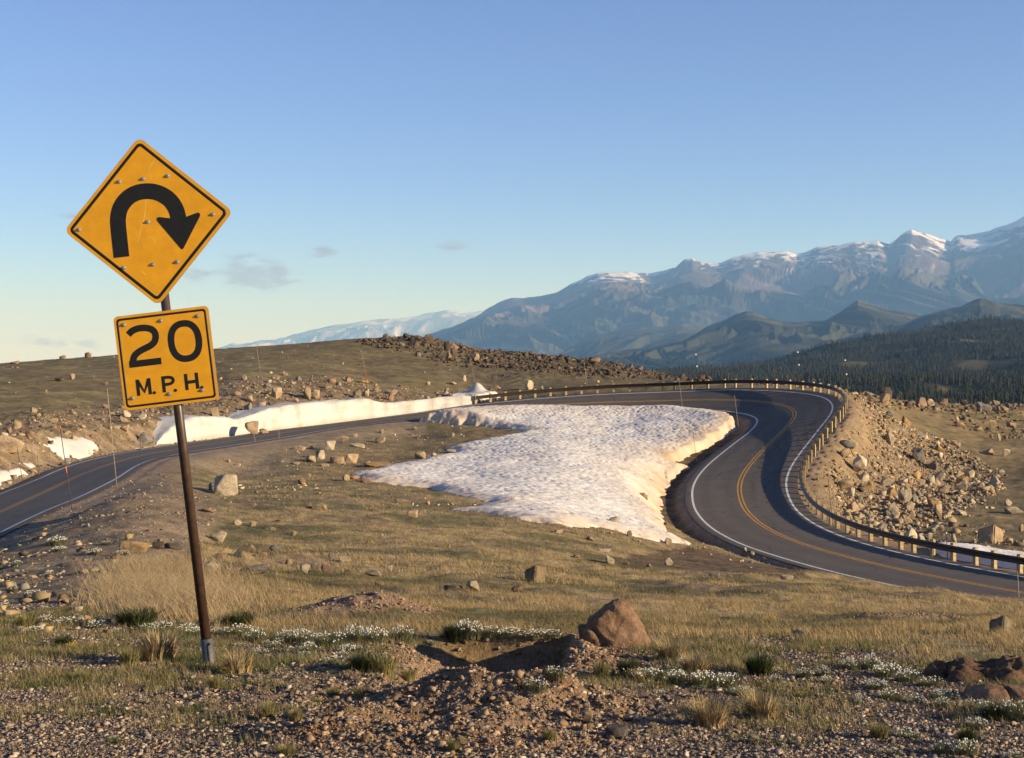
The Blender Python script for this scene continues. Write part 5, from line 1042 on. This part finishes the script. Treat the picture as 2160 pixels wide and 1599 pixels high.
slab('sleeve_hole',[(.018+.007*cos(t),.135+.010*sin(t)) for t in np.linspace(0,2*pi,11)[:-1]],-.0385,.004,M['sign_black'],sl)
for zz in (dc[1]+.17,dc[1]-.17,pc[1]+.2,pc[1]-.2): slab('mounting_bracket',[(pt[0]-.16,zz-.02),(pt[0]+.16,zz-.02),(pt[0]+.16,zz+.02),(pt[0]-.16,zz+.02)],YP+.006,.005,M['galv'],sign)
# ------------------------------------------------------------------ snow stakes
def stake(ut,vt,ub,vb,D,lb,mat='stake',r=.02,orange=None,red=None,refl=None,dots=None):
    x=(ub-1080)/F*D;z=-(vb-YH)/F*D;hgt=(vb-vt)/F*D;dx=(ut-ub)/F*D
    gz=float(zq(x,D));e=empty('snow_stake',(x,D,gz))
    top=Vec((dx,0,z-gz+hgt));bot=Vec((0,0,-.2));f=lambda t:tuple(bot.lerp(top,t));r=max(r,.42*D/F)
    tube('shaft',tuple(bot),tuple(top),r,r*.85,M[mat],e,8)
    if orange:
        for a,b in orange: tube('orange_band',f(a),f(b),r*1.1,r*1.1,M['orange'],e,8)
    if red: tube('red_section',f(red[0]),f(red[1]),r*1.15,r*1.15,M['redpaint'],e,8)
    if dots:
        for a in dots:
            p=bot.lerp(top,a);q=D/F*1.6;bm=bmesh.new();bmesh.ops.create_cone(bm,cap_ends=True,segments=10,radius1=q,radius2=q,depth=.01)
            bmesh.ops.rotate(bm,verts=bm.verts,matrix=__import__('mathutils').Matrix.Rotation(radians(90),3,'X'));me=bpy.data.meshes.new('reflector');bm.to_mesh(me);bm.free();me.materials.append(M['reflector']);o=bpy.data.objects.new('reflector',me);o.location=(p.x,p.y-r-.012,p.z);link(o,e)
    tag(e,lb,'snow stake','tall snow stakes along the road');return e
stake(126,897,154,1067,61,'dark stake with orange bands in front of the left snow patch',mat='stake_dark',orange=[(.47,.55),(.965,1.)])
stake(226,820,247.5,1026,72,'tall pale wooden stake on the near road edge left of the sign')
stake(36,942,50,1024,86,'dark stake with a white reflector at the far left',mat='stake_dark',dots=[.6])
stake(79,958,83,998,88,'short thin stake on the far left road edge',mat='stake_dark',r=.015)
stake(295,920,299,990,84,'thin dark stake at the start of the pull out, left of the post',mat='stake_dark',r=.014)
stake(541,730,551,806,163,'tall grey stake on the green hill right of the sign plate')
stake(762,737,776,812,163,'tall stake with a red lower half on the green hill',red=(.2,.55))
stake(535,915,540,944,120,'short pale stake on the near road edge behind the sign')
stake(587,903,590,923,123,'very short faint stake right of the short pale one',r=.015)
stake(996,777,1009,812,167,'tilted reddish stake stuck in the snow mound',red=(.1,.5))
stake(1232,763,1240,818,162,'yellowish stake behind the guardrail on the hill side')
stake(1433,806,1441,862,148,'white stake at the top edge of the snow field',mat='stake',r=.012)
stake(1549,833,1559.5,903,135,'pale stake inside the tightest part of the bend')
stake(1461,907,1472,969,117,'thin dark stake on the right rim of the snow field',mat='stake_dark',r=.015)
stake(1468,747,1475,824,158,'dark tall stake with two reflectors behind the top of the rail',mat='stake_dark',r=.016,dots=[.99,.66])
stake(1683,742,1690,824,150,'dark tall stake with two reflectors above the right end of the bend',mat='stake_dark',r=.016,dots=[.99,.66])
stake(1783,759,1790,838,144,'dark tall stake with two reflectors at the right corner of the bend',mat='stake_dark',r=.016,dots=[.99,.62])
stake(1746,1002,1758,1093,93,'dark stake outside the guardrail beside the scree',mat='stake_dark')
stake(1992,1040,1999,1160,80.5,'tall dark stake with reflector behind the guardrail at right',mat='stake_dark',dots=[.42])
stake(2146,1205,2153,1262,62,'short grey stake at the right edge on the near side of the road')

# ------------------------------------------------------------------ camera, light, sky
cam=bpy.data.cameras.new('camera');cam.sensor_width=36;cam.lens=50.0;cam.shift_y=-(799.5-YH)/2160.0;cam.clip_end=300000;cam.clip_start=.1
co=bpy.data.objects.new('camera',cam);co.rotation_euler=(radians(90),0,0);link(co);SC.camera=co
sun=bpy.data.lights.new('sun','SUN');sun.energy=5.0;sun.angle=radians(.53);sun.color=(1,.89,.69)
so=bpy.data.objects.new('sun',sun);link(so)
el=radians(SUN_EL);az=radians(SUN_AZ);sd=(cos(el)*cos(az),-cos(el)*sin(az),sin(el))
from mathutils import Vector
so.rotation_euler=Vector(sd).to_track_quat('Z','Y').to_euler()
W=bpy.data.worlds.new('World');SC.world=W;W.use_nodes=True;nt=W.node_tree;L=nt.links
bg=nt.nodes['Background'];sky=nt.nodes.new('ShaderNodeTexSky');sky.sky_type='NISHITA';sky.sun_disc=False
sky.sun_elevation=el;sky.sun_rotation=math.atan2(sd[0],sd[1]);sky.altitude=2900;sky.air_density=1.0;sky.dust_density=.7;sky.ozone_density=4.5
hs=nt.nodes.new('ShaderNodeHueSaturation');hs.inputs['Saturation'].default_value=.97;hs.inputs['Hue'].default_value=.515;L.new(sky.outputs[0],hs.inputs['Color']);L.new(hs.outputs[0],bg.inputs['Color']);bg.inputs['Strength'].default_value=.092
# thin evening clouds low in the sky, part of the sky itself
src=bg.inputs['Color'].links[0].from_socket;tc=nt.nodes.new('ShaderNodeTexCoord');sx=nt.nodes.new('ShaderNodeSeparateXYZ');L.new(tc.outputs['Generated'],sx.inputs[0])
def mth(op,a,b=None,cl=False):
    n=nt.nodes.new('ShaderNodeMath');n.operation=op;n.use_clamp=cl
    for i,q in enumerate((a,b)):
        if q is None: continue
        if hasattr(q,'is_linked'): L.new(q,n.inputs[i])
        else: n.inputs[i].default_value=q
    return n.outputs[0]
az_=mth('ARCTAN2',sx.outputs[0],sx.outputs[1]);el_=mth('ARCSINE',sx.outputs[2])
cb=nt.nodes.new('ShaderNodeCombineXYZ');L.new(mth('MULTIPLY',az_,34.),cb.inputs[0]);L.new(mth('MULTIPLY',el_,95.),cb.inputs[1])
nz=nt.nodes.new('ShaderNodeTexNoise');nz.inputs['Scale'].default_value=1.5;nz.inputs['Detail'].default_value=7;nz.inputs['Roughness'].default_value=.62;L.new(cb.outputs[0],nz.inputs['Vector'])
tot=None
for (u,v,ru,rv,am) in ((545,580,120,42,1.0),(440,580,70,22,.8),(500,540,60,14,.7),(680,532,42,18,.85),(957,518,44,14,.85),(150,455,40,12,.5),(375,628,60,16,.5),(120,722,120,26,.55)):
    a0=math.atan2(u-1080,F);e0=math.atan((YH-v)/F*cos(a0));ra=ru/F;rb=rv/F
    dx=mth('DIVIDE',mth('SUBTRACT',az_,a0),ra);dy=mth('DIVIDE',mth('SUBTRACT',el_,e0),rb)
    q=mth('ADD',mth('MULTIPLY',dx,dx),mth('MULTIPLY',dy,dy));w=mth('MULTIPLY',mth('SUBTRACT',1.,q,True),am)
    tot=w if tot is None else mth('MAXIMUM',tot,w)
cm=mth('MULTIPLY',mth('MULTIPLY',mth('SUBTRACT',mth('ADD',nz.outputs['Fac'],mth('MULTIPLY',tot,.22)),.55),6.,True),mth('MULTIPLY',tot,1.6,True))
cm=mth('MULTIPLY',cm,.8,True);mxc=nt.nodes.new('ShaderNodeMix');mxc.data_type='RGBA';L.new(cm,mxc.inputs['Factor']);L.new(src,mxc.inputs['A']);mxc.inputs['B'].default_value=(1.7,1.85,2.4,1)
L.new(mxc.outputs['Result'],bg.inputs['Color'])
SC.view_settings.view_transform='Standard';SC.view_settings.look='None';SC.view_settings.exposure=1.0;SC.view_settings.gamma=1
SC.cycles.use_denoising=True;SC.cycles.max_bounces=5;SC.cycles.diffuse_bounces=2;SC.cycles.volume_bounces=0;SC.cycles.transparent_max_bounces=6
